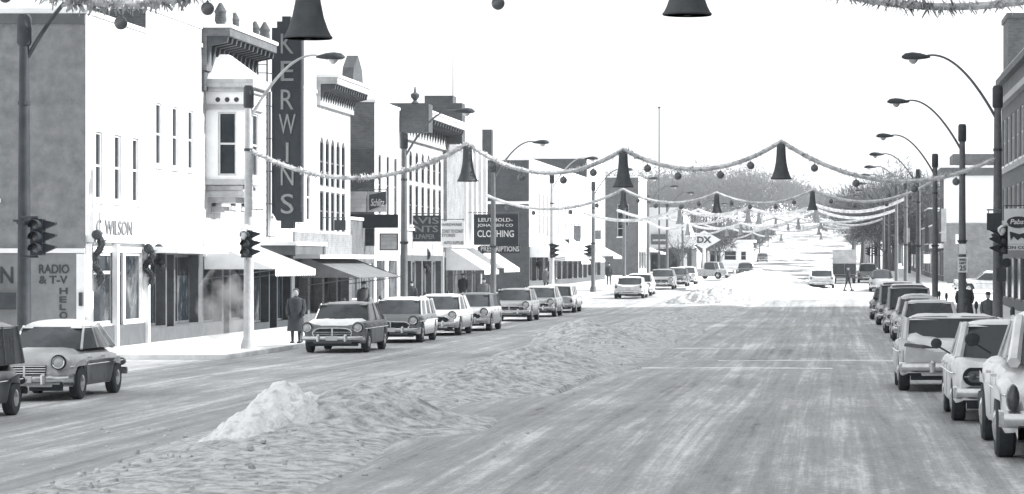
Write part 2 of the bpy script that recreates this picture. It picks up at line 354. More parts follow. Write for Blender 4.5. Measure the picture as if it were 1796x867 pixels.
# ------------------------------------------------------------------ buildings
def wall(root, org, O, U, N, w, z0, z1, ops, m, name='wall', t=.28, bands=None):
    """one wall in its own frame with real openings; ops = dicts(u0,u1,z0,z1, arch, kind, glass, bars, sill)"""
    us = sorted({0, w} | {o['u0'] for o in ops} | {o['u1'] for o in ops}); zs = sorted({z0, z1} | {o['z0'] for o in ops} | {o['z1'] for o in ops})
    P = lambda u, z, n=0: (O[0]+U[0]*u+N[0]*n, O[1]+U[1]*u+N[1]*n, O[2]+z)
    mb = MB()
    for a, b in zip(us, us[1:]):
        for c, d in zip(zs, zs[1:]):
            mu, mz = (a+b)/2, (c+d)/2
            if any(o['u0'] < mu < o['u1'] and o['z0'] < mz < o['z1'] for o in ops): continue
            mb.quad(P(a,c), P(b,c), P(b,d), P(a,d))
    for o in ops:
        a, b, c, d = o['u0'], o['u1'], o['z0'], o['z1']
        mb.quad(P(a,c), P(a,d), P(a,d,-t), P(a,c,-t)); mb.quad(P(b,c), P(b,c,-t), P(b,d,-t), P(b,d))
        mb.quad(P(a,c), P(a,c,-t), P(b,c,-t), P(b,c)); mb.quad(P(a,d), P(b,d), P(b,d,-t), P(a,d,-t))
        if o.get('arch'):
            r = (b-a)/2; cu = (a+b)/2; cz = d - r; K = 7
            for sgn in (-1, 1):
                arc = [(cu + sgn*r*math.cos(math.pi/2*k/K), cz + r*math.sin(math.pi/2*k/K)) for k in range(K+1)]
                poly = [(cu + sgn*r, d)] + arc
                if sgn < 0: poly = poly[::-1]
                mb.prism([P(u, z, -.001) for u, z in poly][::-1], (-N[0]*t*.9, -N[1]*t*.9, 0))
    wobj = mb.build(name, m, root, world=org)
    for o in ops:
        a, b, c, d = o['u0'], o['u1'], o['z0'], o['z1']; k = o.get('kind', 'window'); f = o.get('fw', .07)
        fm = o.get('frame', M['frame']); mb = MB(); bx = lambda u0, u1, q0, q1, n0, n1: mb.obox(O, U, N, u0, u1, q0, q1, n0, n1)
        bx(a, a+f, c, d, -t+.0, -t+.08); bx(b-f, b, c, d, -t, -t+.08); bx(a+f, b-f, c, c+f, -t, -t+.08); bx(a+f, b-f, d-f, d, -t, -t+.08)
        for q in o.get('vbars', []): bx(a+(b-a)*q-f/2, a+(b-a)*q+f/2, c+f, d-f, -t, -t+.07)
        for q in o.get('hbars', [.5] if k == 'window' else []): bx(a+f, b-f, c+(d-c)*q-f/2, c+(d-c)*q+f/2, -t+.002, -t+.075)
        fo = mb.build(k, fm, root, world=org)
        g_ = MB(); P2 = lambda u, z: P(u, z, -t+.03)
        g_.quad(P2(a+f*.5, c+f*.5), P2(b-f*.5, c+f*.5), P2(b-f*.5, d-f*.5), P2(a+f*.5, d-f*.5))
        g_.build('pane', M[o.get('glass', 'glass')], fo, world=org)
        if o.get('sill', k == 'window'):
            mb = MB().obox(O, U, N, a-.1, b+.1, c-.12, c-.002, -.1, .09); mb.build('sill', M['snow'], fo, world=org)
    return wobj
def win_row(y0, y1, n, w, z0, z1, **k):
    pitch = (y1-y0)/n
    return [dict(u0=y0+pitch*(i+.5)-w/2, u1=y0+pitch*(i+.5)+w/2, z0=z0, z1=z1, **k) for i in range(n)]
def building(label, name, side, y0, y1, h, ops, m_front, m_side, depth=22, X=None, ground=2.9, shop=None, shop_m=None, cap=.25, side_ops=(), parapet=.5, cat='building', snowcap=True, group=None):
    """side -1: left row (facade looks +X), +1: right row (facade looks -X)"""
    if X is None: X = -22.3 if side < 0 else 9.8
    zb = g(X, (y0+y1)/2) + .1; w = y1-y0
    org = (X, y0, zb); root = thing(name, label, cat, org, 0, group)
    N = (-side, 0, 0)
    Of, Uf = (X, y0, zb), (0, 1, 0)
    if shop and shop_m is not None:
        wall(root, org, Of, Uf, N, w, -.6, 3.0, list(shop), shop_m, 'shop_front', .4); wall(root, org, Of, Uf, N, w, 3.0, h, list(ops), m_front, 'wall', .13)
    else: wall(root, org, Of, Uf, N, w, -.6, h, list(ops) + list(shop or []), m_front, 'wall', .14)
    # camera-facing end wall
    xb = X + side*depth
    Os, Us, Ns = ((xb, y0, zb), (1, 0, 0), (0, -1, 0)) if side < 0 else ((X, y0, zb), (1, 0, 0), (0, -1, 0))
    wall(root, org, Os, Us, Ns, depth, -.6, h, list(side_ops), m_side, 'side_wall', .22)
    mb = MB(); mb.quad((X, y1, zb-.6), (xb, y1, zb-.6), (xb, y1, zb+h), (X, y1, zb+h)); mb.quad((xb, y0, zb-.6), (xb, y1, zb-.6), (xb, y1, zb+h), (xb, y0, zb+h))
    mb.build('rear_wall', m_side, root, world=org)
    mb = MB(); e = .02; x0, x1 = sorted((X + side*e, xb - side*e))
    mb.quad((x0, y0+e, zb+h-parapet), (x1, y0+e, zb+h-parapet), (x1, y1-e, zb+h-parapet), (x0, y1-e, zb+h-parapet)); mb.build('roof', M['roof'], root, world=org)
    mb = MB(); t = .3; o = .06; q0, q1 = zb+h+.002, zb+h+.14
    mb.box(X - side*(o), X + side*t, y0 - o, y1 - .01, q0, q1); mb.box(X + side*t, xb, y0 - o, y0 + t, q0, q1); mb.box(X + side*t, xb, y1 - t, y1-.01, q0, q1)
    mb.build('coping', M['snow'] if snowcap else M['concrete'], root, world=org)
    return root, org, zb
def fbox(root, org, name, m, X, v0, v1, y0, y1, z0, z1, side=-1, smooth=False):   # box standing v metres proud of a facade
    return MB().box(X - side*v0, X - side*v1, y0, y1, z0, z1).build(name, m, root, smooth, world=org)
FX = -22.3
W_ = lambda **k: k
# ---- first pair of shops at the corner
shopA = [W_(u0=.45, u1=3.3, z0=.75, z1=2.95, kind='shop_window', glass='shop', sill=False, hbars=[.72], fw=.1), W_(u0=3.45, u1=4.5, z0=.02, z1=2.95, kind='door', glass='shop', sill=False, hbars=[.78], fw=.1, frame=M['dframe']), W_(u0=4.75, u1=6.9, z0=.75, z1=2.95, kind='shop_window', glass='shop', sill=False, fw=.1)]
side_ops1 = [W_(u0=22-3.75, u1=22-2.62, z0=4.55, z1=6.65), W_(u0=22-8.5, u1=22-7.4, z0=4.55, z1=6.65)]
B, org, zb = building('white two-storey corner shop building with grey stucco end wall and radio sign', 'corner_building', -1, 84.8, 92.2, 10.05, win_row(.4, 7.2, 3, .8, 4.55, 6.6, frame=M['frame']), M['white'], M['stucco'], shop=shopA, side_ops=side_ops1)
fbox(B, org, 'fascia', M['white_trim'], FX, 0, .22, 84.9, 92.1, zb+3.25, zb+4.15)
text('C. WILSON', M['letter_dim'], B, (FX+.22, 85.1, zb+3.48), (0,1,0), 4.3, .45, org=org, depth=.04)
fbox(B, org, 'bulkhead', M['dframe'], FX, .004, .06, 85.5, 92.0, zb+.05, zb+.7)
for y in (84.95, 88.05, 92.0): fbox(B, org, 'pilaster', M['white_trim'], FX, 0, .16, y-.12, y+.12, zb, zb+3.2)
MB().box(-40, FX-.02, 84.70, 84.80-.004, zb+2.92, zb+3.06).build('ledge', M['snow'], B, world=org)
MB().box(-44, FX-.262, 84.76, 84.795, zb+.2, zb+2.9).build('painted_panel', mat('grey_sign_panel', .24, .9, .19, 2), B, world=org)
fbox(B, org, 'corner_strip', M['white_trim'], FX, -.26, -.01, 84.72, 84.797, zb-.1, zb+2.9)
MB().box(FX-.16, FX-.06, 84.6, 84.718, zb+1.35, zb+1.75).build('meter_box', M['dark'], B, world=org)
for s, px0, px1, py0, py1 in (('RADIO', 68, 121, 480, 464), ('& T-V', 68, 118, 498, 484), ('H', 104, 118, 516, 505), ('E', 104, 116, 531, 520), ('L', 104, 115, 544, 534), ('O', 104, 118, 560, 547), ('N', 0, 23, 497, 468)):
    x0, z0 = PX(px0, py0, 84.75); x1, z1 = PX(px1, py1, 84.75); text(s, M['dark'], B, (x0, 84.755, z0), (1,0,0), x1-x0, z1-z0, org=org, depth=.02, bold=.02)
MB().box(-25.9, -24.2, 84.2, 84.6, zb+1.25, zb+1.75).build('street_direction_board', M['dark'], B, world=org)
MB().box(-44, FX-.02, 84.72, 84.797, zb+9.75, zb+10.04).build('cornice_band', M['tar'], B, world=org)
shopB = [W_(u0=.3, u1=2.7, z0=.55, z1=2.9, kind='shop_window', glass='shop', sill=False, fw=.08, frame=M['dframe']), W_(u0=2.9, u1=3.9, z0=.02, z1=2.9, kind='door', glass='shop', sill=False, hbars=[.8], fw=.1, frame=M['dframe']), W_(u0=4.1, u1=7.6, z0=.55, z1=2.9, kind='shop_window', glass='shop', sill=False, vbars=[.5], fw=.08, frame=M['dframe'])]
B, org, zb = building('taller white shop building with three narrow windows, just past the corner building', 'storefront_building', -1, 92.2, 100.2, 10.85, win_row(.6, 7.6, 3, .8, 5.85, 7.9), M['white'], M['darkwall'], shop=shopB, shop_m=M['dframe'])
fbox(B, org, 'canopy', M['snow'], FX, 0, 1.0, 92.4, 100.0, zb+2.95, zb+3.15)
fbox(B, org, 'bulkhead', M['dframe'], FX, .004, .05, 92.4, 100, zb+.03, zb+.5)

def bracket_cornice(B, org, y0, y1, z, X=FX, side=-1, d=.8, h=.9, pitch=.9, m=None, mb_=None):
    m = m or M['cream']; S = -side
    fbox(B, org, 'cornice', m, X, 0, d, y0, y1, z-.28, z, side)
    fbox(B, org, 'cornice_snow', M['snow'], X, 0, d+.05, y0-.05, y1+.05, z+.003, z+.13, side)
    fbox(B, org, 'frieze', m, X, 0, .18, y0, y1, z-h-.2, z-.282, side)
    n = max(2, int((y1-y0)/pitch)); mb = MB()
    for i in range(n+1):
        y = y0 + .15 + (y1-y0-.3)*i/n
        pts = [(X+S*.18, y-.11, z-h), (X+S*.18, y-.11, z-.285), (X+S*(d-.08), y-.11, z-.285), (X+S*(d-.12), y-.11, z-.5), (X+S*.32, y-.11, z-.62)]
        mb.prism(pts, (0, .22, 0))
    mb.build('bracket', mb_ or M['darkwall'], B, world=org)['kind'] = 'stuff'
# ---- ornate building with oriel
shopC = [W_(u0=.4, u1=3.4, z0=.5, z1=2.75, kind='shop_window', glass='shop', sill=False, frame=M['dframe']), W_(u0=3.7, u1=4.7, z0=.02, z1=2.75, kind='door', glass='glass', sill=False, frame=M['dframe']), W_(u0=5.0, u1=8.1, z0=.5, z1=2.75, kind='shop_window', glass='shop', sill=False, frame=M['dframe'])]
B, org, zb = building('narrow ornate Victorian building with oriel window and bracketed roof crest', 'ornate_building', -1, 100.2, 108.8, 10.2, win_row(4.4, 8.2, 2, .9, 4.7, 7.7, arch=True, frame=M['dframe']), M['cream'], M['darkwall'], shop=shopC, shop_m=M['dframe'])
bracket_cornice(B, org, 100.3, 108.7, zb+10.9, d=1.0, h=1.3, pitch=.75, m=M['midwall'], mb_=M['dark'])
fbox(B, org, 'upper_frieze', M['darkwall'], FX, 0, .1, 100.3, 108.7, zb+8.7, zb+9.35)
for y, s in ((100.6, .62), (103.0, .5), (106.6, .5), (108.4, .6)):
    MB().lathe([(.22*s, 0), (.34*s, .25*s), (.3*s, .6*s), (.36*s, .75*s), (.05, 1.25*s)], (FX+.6, y, zb+10.9+.13), n=10).build('roof_finial', M['darkwall'], B, True, world=org)
mb = MB(); mb.prism([(FX+.3, 101.5, zb+11.03), (FX+.3, 107.5, zb+11.03), (FX+.3, 106.2, zb+11.6), (FX+.3, 104.6, zb+11.9), (FX+.3, 102.8, zb+11.6)], (.25, 0, 0)); mb.build('pediment', M['cream'], B, world=org)
# oriel: camera-facing side has its own window
ox0, ox1, oy0, oy1 = FX, FX+1.45, 101.0, 103.6
def oriel(B, org):
    pz = lambda py: PX(0, py, 101)[1]
    z_win0, z_win1, zt, zbm = pz(308), pz(196), pz(160), pz(312)
    ws = [dict(u0=.42, u1=1.08, z0=0, z1=z_win1-z_win0, kind='window', hbars=[.5], frame=M['frame'], sill=False)]
    O = (ox0, oy0, z_win0)
    wall(B, org, O, (1,0,0), (0,-1,0), 1.45, zbm-z_win0-.05, zt-z_win0, ws, M['white_trim'], 'oriel_wall', .14)
    O2 = (ox1, oy0, z_win0)
    wall(B, org, O2, (0,1,0), (1,0,0), oy1-oy0, zbm-z_win0-.05, zt-z_win0, [dict(u0=.5, u1=2.1, z0=0, z1=z_win1-z_win0, kind='window', vbars=[.5], sill=False)], M['white_trim'], 'oriel_wall', .14)
    MB().quad((ox0, oy1, zbm-.05), (ox1, oy1, zbm-.05), (ox1, oy1, zt), (ox0, oy1, zt)).build('oriel_wall', M['white_trim'], B, world=org)
    m = MB()
    for i in (0, 1): m.box(ox0, ox1+.12, oy0-.14, oy1+.12, zt-.62*i-.02, zt-.62*i+.16)
    m.box(ox0, ox1+.28, oy0-.3, oy1+.28, zt+.14, zt+.42)
    m.build('oriel_cornice', M['cream'], B, world=org)
    m = MB(); a, b, c, d = (ox0, oy0-.28), (ox1+.26, oy0-.28), (ox1+.26, oy1+.26), (ox0, oy1+.26); z = zt+.423; q = z+.95
    m.add([(a[0],a[1],z),(b[0],b[1],z),(c[0],c[1],z),(d[0],d[1],z),(ox0,(oy0+oy1)/2-.35,q),(ox0+.55,(oy0+oy1)/2-.35,q),(ox0+.55,(oy0+oy1)/2+.35,q),(ox0,(oy0+oy1)/2+.35,q)],
          [(0,1,5,4),(1,2,6,5),(2,3,7,6),(4,5,6,7),(0,3,2,1)]); m.build('oriel_roof', M['snow'], B, world=org)
    m = MB(); 
    for k in range(3):
        m.lathe([(.06, 0), (.09, .015), (.05, .03)], (ox0+.42+.33*k, oy0-.03, zt-.3), 'Y', 8)
    m.build('oriel_roundel', M['dark'], B, world=org)
    m = MB()
    for k, (f, zz) in enumerate(((1.0, 0), (.82, -.22), (.86, -.42), (.6, -.62), (.3, -.95))):
        zz += zbm - .05
        m.box(ox0, ox0+1.55*f, (oy0+oy1)/2-1.4*f, (oy0+oy1)/2+1.4*f, zz-.2, zz-.002)
    m.build('oriel_corbel', M['cream'], B, world=org)
oriel(B, org)
fbox(B, org, 'upper_sign_board', M['white_trim'], FX, .0, .12, 100.5, 108.6, zb+2.85, zb+3.5)

def awning(label, y0, y1, z0, z1, d, m, X=FX, side=-1, scallop=True, group='awnings over the shop fronts', sag=.06):
    S = -side; t = thing('awning', label, 'awning', (X, y0, z0), 0, group); org = (X, y0, z0); mb = MB()
    nu, nv = 10, 6; vs = []
    for j in range(nv+1):
        for i in range(nu+1):
            v = j/nv; u = i/nu
            vs.append((X+S*(.03+v*d), y0+(y1-y0)*u, z1+(z0-z1)*v - sag*math.sin(v*math.pi) - .03*abs(math.sin(u*math.pi*3))*v))
    mb.add(vs, [(j*(nu+1)+i, j*(nu+1)+i+1, (j+1)*(nu+1)+i+1, (j+1)*(nu+1)+i) for j in range(nv) for i in range(nu)])
    for y in (y0, y1): mb.add([(X+S*.03, y, z1), (X+S*(d+.03), y, z0), (X+S*.03, y, z0+.0)], [(0,1,2)])
    mb.build('canvas', m, t, True, world=org)
    if scallop:
        mb = MB(); n = int((y1-y0)/.35)
        for i in range(n):
            a = y0+(y1-y0)*i/n; b = y0+(y1-y0)*(i+1)/n; xx = X+S*(d+.035)
            mb.add([(xx,a,z0+.0),(xx,b,z0+.0),(xx,b,z0-.2),(xx,(a+b)/2,z0-.27),(xx,a,z0-.2)], [(0,1,2,3,4)])
        mb.build('valance', m, t, world=org)
    mb = MB()
    for y in (y0+.05, y1-.05): mb.tube([(X, y, z0-.35), (X+S*d, y, z0-.02)], .02, 5)
    mb.tube([(X+S*d, y0, z0), (X+S*d, y1, z0)], .025, 5); mb.build('awning_frame', M['steel'], t, world=org)
    return t
awning('white sagging awning over the ornate building shop front', 100.6, 108.4, g(FX,104)+2.5, g(FX,104)+3.5, 2.5, M['awn'])

# ---- building behind the tall vertical sign
shopD = [W_(u0=.3, u1=3.4, z0=.3, z1=2.9, kind='shop_window', glass='shop', sill=False, frame=M['dframe']), W_(u0=3.6, u1=5.0, z0=.02, z1=2.9, kind='door', glass='glass', sill=False, vbars=[.5], frame=M['dframe']), W_(u0=5.2, u1=7.9, z0=.3, z1=2.9, kind='shop_window', glass='glass', sill=False, frame=M['dframe'])]
B, org, zb = building('plain white-fronted store building right behind the tall vertical sign', 'storefront_building', -1, 108.8, 117, 9.4, win_row(3.2, 8, 2, .9, 4.5, 7), M['white'], M['darkwall'], shop=shopD, shop_m=M['dark'])
fbox(B, org, 'marquee', M['tar'], FX, 0, 1.35, 110.6, 117.2, zb+2.95, zb+3.3)
fbox(B, org, 'marquee_snow', M['snow'], FX, 0, 1.4, 110.5, 117.3, zb+3.303, zb+3.45)
# tall vertical sign, facing the camera, with lattice support
sx0, sx1, sY = FX+.12, FX+1.30, 112.2
pz = lambda py: PX(0, py, sY)[1]
S_, so_ = thing('vertical_sign', 'tall dark vertical sign with pale letters reading KERWINS', 'sign', (sx0, sY, pz(400))), (sx0, sY, pz(400))
mb = MB(); t0, b0 = pz(62), pz(372)
prof = [(sx0, b0), (sx1, b0), (sx1, t0), (sx1-.14, t0), (sx1-.14, t0+.28), (sx1-.3, t0+.28), (sx1-.3, t0+.55), (sx1-.45, t0+.55), (sx1-.45, t0+.75), (sx0+.4, t0+.75), (sx0+.4, t0+.55), (sx0+.2, t0+.55), (sx0+.2, t0+.3), (sx0, t0+.3)]
prof = [(sx0, b0), (sx0+.2, b0-.35), (sx0+.35, b0-.35), (sx0+.35, b0-.65), (sx0+.85, b0-.65), (sx0+.85, b0-.4), (sx1, b0-.4)] + prof[2:]
mb.prism([(x, sY, z) for x, z in prof], (0, .45, 0)); mb.build('sign_box', M['black'], S_, world=so_)
mb = MB(); mb.box(sx0, sx0+.05, sY-.03, sY-.002, b0, t0); mb.box(sx1-.05, sx1, sY-.03, sY-.002, b0, t0); mb.build('trim', M['dark'], S_, world=so_)
for ch, py in zip('KERWINS', (94, 142, 192, 235, 285, 325, 375)):
    wd = dict(W=.66, I=.1).get(ch, .5)
    text(ch, M['letter_dim'], S_, ((sx0+sx1)/2-wd/2+.02, sY-.004, pz(py)), (1,0,0), wd, .78, org=so_, depth=.05, bold=.0)
mb = MB(); LX = FX+.02-.0
for x in (FX-.42+.1, FX+.05): mb.tube([(x, sY-.6, pz(415)), (x, sY-.6, pz(105))], .035, 5)
for k in range(22):
    z = pz(415) + k*.32; mb.tube([(FX-.32, sY-.6, z), (FX+.05, sY-.6, z)], .018, 4)
for k in range(0, 22, 4): mb.tube([(FX+.05, sY-.6, pz(415)+k*.32), (sx0+.1, sY+.1, pz(415)+k*.32)], .02, 4)
mb.build('support_lattice', M['dark'], S_, world=so_)

# ---- arched building
shopE = [W_(u0=.6+3.4*i, u1=.6+3.4*i+2.9, z0=.45, z1=2.8, kind='shop_window', glass='shop', sill=False, frame=M['dframe']) for i in range(4)]
ar = [W_(u0=6.3+1.35*i, u1=6.3+1.35*i+1.02, z0=4.0, z1=5.75, frame=M['dframe']) for i in range(5)] + [W_(u0=6.3+1.35*i, u1=6.3+1.35*i+1.02, z0=5.95, z1=8.1, arch=True, frame=M['dframe'], sill=False) for i in range(5)] + [W_(u0=1.2+2*i, u1=2.1+2*i, z0=4.4, z1=6.4, arch=True, frame=M['frame']) for i in range(2)]
B, org, zb = building('pale building with tall slender arched windows under a scrolled cornice', 'arched_window_building', -1, 117, 131, 9.9, ar, M['white'], M['midwall'], shop=shopE, shop_m=M['midwall'])
bracket_cornice(B, org, 122.5, 131, zb+10.6, d=.9, h=1.0, pitch=.6, mb_=M['dark'])
mb = MB(); mb.prism([(FX+.2, 127.6, zb+10.73), (FX+.2, 130.4, zb+10.73), (FX+.2, 130.1, zb+11.4), (FX+.2, 129.0, zb+12.0), (FX+.2, 127.9, zb+11.4)], (.5, 0, 0)); mb.build('shell_ornament', M['darkwall'], B, world=org)
fbox(B, org, 'lower_band', M['palebrick'], FX, .003, .1, 117.1, 130.9, zb+2.9, zb+3.9)
fbox(B, org, 'canopy', M['snow'], FX, 0, 1.1, 117.3, 131, zb+2.8, zb+2.98)
awning('grey canvas awning beside the marquee, in front of the arched windows', 119, 130.5, g(FX,125)+2.1, g(FX,125)+3.0, 2.4, M['dawn'], scallop=False)
# ---- low tavern in the gap
B, org, zb = building('low one-storey tavern squeezed between taller brick buildings', 'tavern_building', -1, 131, 138, 4.6, [], M['midwall'], M['midwall'], shop=[W_(u0=.5, u1=2.6, z0=.9, z1=2.6, kind='shop_window', glass='shop', sill=False), W_(u0=3, u1=4, z0=.02, z1=2.5, kind='door', glass='glass', sill=False), W_(u0=4.4, u1=6.4, z0=.9, z1=2.6, kind='shop_window', glass='shop', sill=False)])
# ---- tall dark end wall
B, org, zb = building('brick building with tall blank dark end wall rising over the tavern', 'brick_building', -1, 138, 146, 10.4, win_row(.3, 7.8, 3, .95, 5.0, 7.9, frame=M['dframe']), M['white'], M['midwall'], shop=[W_(u0=.5, u1=3.5, z0=.6, z1=2.8, kind='shop_window', glass='shop', sill=False), W_(u0=4.2, u1=7.5, z0=.6, z1=2.8, kind='shop_window', glass='shop', sill=False)])
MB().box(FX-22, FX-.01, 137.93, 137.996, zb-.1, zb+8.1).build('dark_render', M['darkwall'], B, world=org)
# ---- italianate with bracketed cornice and arched windows
ar = win_row(.4, 15.8, 6, 1.15, 5.4, 8.4, arch=True, frame=M['dframe']) 
ar2 = win_row(.4, 15.8, 6, 1.1, 3.3, 5.0, frame=M['frame'], sill=False)
B, org, zb = building('pale Italianate building with heavy bracketed cornice, urn and arched windows', 'italianate_building', -1, 146, 162, 9.9, [dict(o) for o in win_row(.4, 15.8, 7, 1.0, 6.9, 8.5, arch=True, frame=M['dframe'], sill=False)] + win_row(.4, 15.8, 7, 1.0, 4.6, 6.7, frame=M['dframe']), M['cream'], M['darkwall'], shop=[W_(u0=.5+3.8*i, u1=3.8+3.8*i, z0=.5, z1=2.7, kind='shop_window', glass='shop', sill=False) for i in range(4)], shop_m=M['dframe'])
bracket_cornice(B, org, 146.1, 161.9, zb+10.4, d=1.3, h=1.2, pitch=1.0)
fbox(B, org, 'cornice_block', M['darkwall'], FX, 0, 1.5, 145.8, 147.2, zb+9.3, zb+10.75)
mb = MB(); mb.lathe([(.12, 0), (.2, .07), (.08, .2), (.22, .38), (.23, .52), (.07, .62), (.03, .9)], (FX+.7, 146.5, zb+10.75), n=12); mb.build('urn', M['darkwall'], B, True, world=org)
fbox(B, org, 'string_course', M['snow'], FX, 0, .12, 146.1, 161.9, zb+4.3, zb+4.42)
# ---- corner block before the second crossing
B, org, zb = building('tall pale corner block with columns beside the second side street', 'corner_block', -1, 162, 180, 11.2, win_row(8.2, 17.6, 4, 1.1, 4.2, 9.0, frame=M['dframe']), M['cream'], M['darkwall'], shop=[W_(u0=.6+4.3*i, u1=4.2+4.3*i, z0=.5, z1=2.8, kind='shop_window', glass='shop', sill=False) for i in range(4)], shop_m=M['palebrick'])
fbox(B, org, 'textured_panel', M['palebrick'], FX, .004, .2, 162.2, 169.5, zb+4.0, zb+9.3)
for i in range(5): fbox(B, org, 'column', M['white_trim'], FX, 0, .35, 170-.15+2.35*i, 170+.35+2.35*i, zb+3.4, zb+9.4)
fbox(B, org, 'ledge', M['snow'], FX, 0, .5, 162.1, 179.9, zb+3.3, zb+3.55)
mb = MB().box(FX-3, FX+1.1, 161.9, 163.2, zb+9.2, zb+11.5); mb.build('corner_turret', M['darkwall'], B, world=org)
MB().box(FX-2.2, FX-.5, 170, 171.5, zb+11.2, zb+12.4).build('chimney', M['darkwall'], B, world=org); MB().box(FX-3, FX-1.4, 176, 178, zb+11.2, zb+12.4).build('chimney', M['darkwall'], B, world=org)
MB().tube([(FX+.1, 165.5, zb+11.2), (FX+.1, 165.5, zb+16)], [.035, .012], 5).build('antenna', M['steel'], B, world=org)
# ---- second block
B, org, zb = building('long white-fronted clothing store block with dark brick end wall and many narrow windows', 'clothing_store_building', -1, 207.6, 256, 9.3, win_row(6, 47, 14, 1.2, 3.9, 7.1, frame=M['frame']), M['white'], M['darkwall'], shop=[W_(u0=.8+4.8*i, u1=5+4.8*i, z0=.5, z1=2.7, kind='shop_window', glass='shop', sill=False) for i in range(10)], shop_m=M['dframe'])
MB().box(-44, FX-.01, 207.3, 207.596, zb+6.1, zb+6.3).build('ledge', M['snow'], B, world=org)
MB().box(FX-3.8, FX-2.9, 209, 210, zb+9.3, zb+11.6).build('chimney', M['darkwall'], B, world=org)
B, org, zb = building('dark-sided taller block rising behind the long white store front', 'brick_block', -1, 256, 276, 11.0, win_row(1, 19, 6, 1.1, 4.5, 8, frame=M['frame']), M['white'], M['darkwall'], shop=[W_(u0=.8+4.8*i, u1=5+4.8*i, z0=.5, z1=2.7, kind='shop_window', glass='shop', sill=False) for i in range(3)], shop_m=M['dframe'])
B, org, zb = building('dark brick building with white corner pillar next to the slanted white canopy', 'brick_building', -1, 323, 337, 10.9, win_row(1, 13, 3, 1.1, 4.5, 8, frame=M['frame']), M['white'], M['midwall'], shop=[W_(u0=.8+4.4*i, u1=4.6+4.4*i, z0=.5, z1=2.7, kind='shop_window', glass='shop', sill=False) for i in range(3)], side_ops=[W_(u0=19.6, u1=20.9, z0=4.2, z1=7.9, hbars=[.25,.5,.75], vbars=[.5])])
# wedge-shaped canopy building
def wedge():
    Y = 345; o = (-19.5, Y, g(-19, Y)); t = thing('wedge_roof_shop', 'white building with slanted wedge roof over dark shop front', 'building', o)
    P = lambda px, py: (PX(px, py, Y)[0], Y, PX(px, py, Y)[1])
    mb = MB().prism([P(1137, 434), P(1219, 434), P(1189, 364), P(1137, 364)], (0, 14, 0)); mb.build('wedge_roof', M['white'], t, world=o)
    mb = MB(); a, b = P(1139, 0)[0], P(1212, 0)[0]; z1 = P(0, 436)[2]
    mb.box(a, b, Y+1.2, Y+13, o[2]-.4, z1); mb.build('wall', M['darkwall'], t, world=o)
    for p0, p1 in ((1142, 1152), (1176, 1186), (1192, 1204)): MB().box(P(p0,0)[0], P(p1,0)[0], Y+1.05, Y+1.19, o[2]+.3, z1-.6).build('window', M['shop'] if p0 < 1190 else M['white_trim'], t, world=o)
    s = MB().box(P(1142,0)[0], P(1171,0)[0], Y-.3, Y-.02, P(0,429)[2], P(0,411)[2]).build('sign_board', M['steel'], t, world=o)
    MB().box(P(1145,0)[0], P(1168,0)[0], Y-.34, Y-.305, P(0,423)[2], P(0,420)[2]).build('lettering_band', M['letter'], s, world=o)
    return t
wedge()
# service station
def station():
    Y = 430; x0, x1 = PX(1240, 0, Y)[0], PX(1318, 0, Y)[0]; zb = g(x0, Y); o = (x0, Y, zb)
    t = thing('service_station', 'low white flat-roofed service station behind the diamond sign', 'building', o)
    wall(t, o, (x0, Y, zb), (1,0,0), (0,-1,0), x1-x0, -.5, 3.6, [W_(u0=2.6, u1=4.4, z0=.9, z1=2.3, kind='window'), W_(u0=5.1, u1=5.9, z0=.9, z1=2.2, kind='window'), W_(u0=.4, u1=2.0, z0=.1, z1=2.4, kind='door', glass='glass', sill=False)], M['white'])
    for xx in (x1, x0): MB().quad((xx,Y,zb-.5),(xx,Y+9,zb-.5),(xx,Y+9,zb+3.6),(xx,Y,zb+3.6)).build('side_wall', M['white'], t, world=o)
    mb = MB().box(x0-.5, x1+.5, Y-1.5, Y+9.3, zb+3.602, zb+3.95); mb.build('roof', M['snow'], t, world=o)
station()
# ---- right-hand row
rw = []
for fl, (a, b) in enumerate(((4.3, 6.9), (8.2, 10.9))): rw += win_row(.5, 67.5, 17, 2.4, a, b, frame=M['frame'], vbars=[.33, .66])
rshop = [W_(u0=.8+5.6*i, u1=5.6+5.6*i, z0=.6, z1=2.9, kind='shop_window', glass='shop', sill=False, frame=M['dframe']) for i in range(12)]
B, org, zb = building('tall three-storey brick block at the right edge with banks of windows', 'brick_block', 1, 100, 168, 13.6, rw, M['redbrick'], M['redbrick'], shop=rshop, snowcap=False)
for y0, y1, z in ((100, 168, 11.6), (100, 168, 13.0)): fbox(B, org, 'cornice', M['concrete'] if z < 12 else M['tar'], 9.8, 0, .35, y0, y1, zb+z, zb+z+.35, 1)
fbox(B, org, 'sill_band', M['concrete'], 9.8, 0, .12, 100, 168, zb+7.75, zb+8.05, 1); fbox(B, org, 'sill_band', M['concrete'], 9.8, 0, .12, 100, 168, zb+3.9, zb+4.15, 1)
MB().box(9.9, 15, 163, 168, zb+13.6, zb+16.6).build('penthouse', M['redbrick'], B, world=org)
MB().box(9.8, 15.2, 162.8, 168.2, zb+16.602, zb+16.9).build('penthouse_roof', M['tar'], B, world=org)
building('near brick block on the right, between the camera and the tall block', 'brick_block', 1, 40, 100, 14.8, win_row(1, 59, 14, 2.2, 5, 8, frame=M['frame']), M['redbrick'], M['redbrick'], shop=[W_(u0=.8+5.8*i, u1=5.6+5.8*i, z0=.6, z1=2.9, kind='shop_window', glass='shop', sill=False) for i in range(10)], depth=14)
building('brick block on the right, level with the camera', 'brick_block', 1, -60, 40, 15, win_row(1, 99, 20, 2.2, 5, 8, frame=M['frame']), M['redbrick'], M['redbrick'], depth=14)
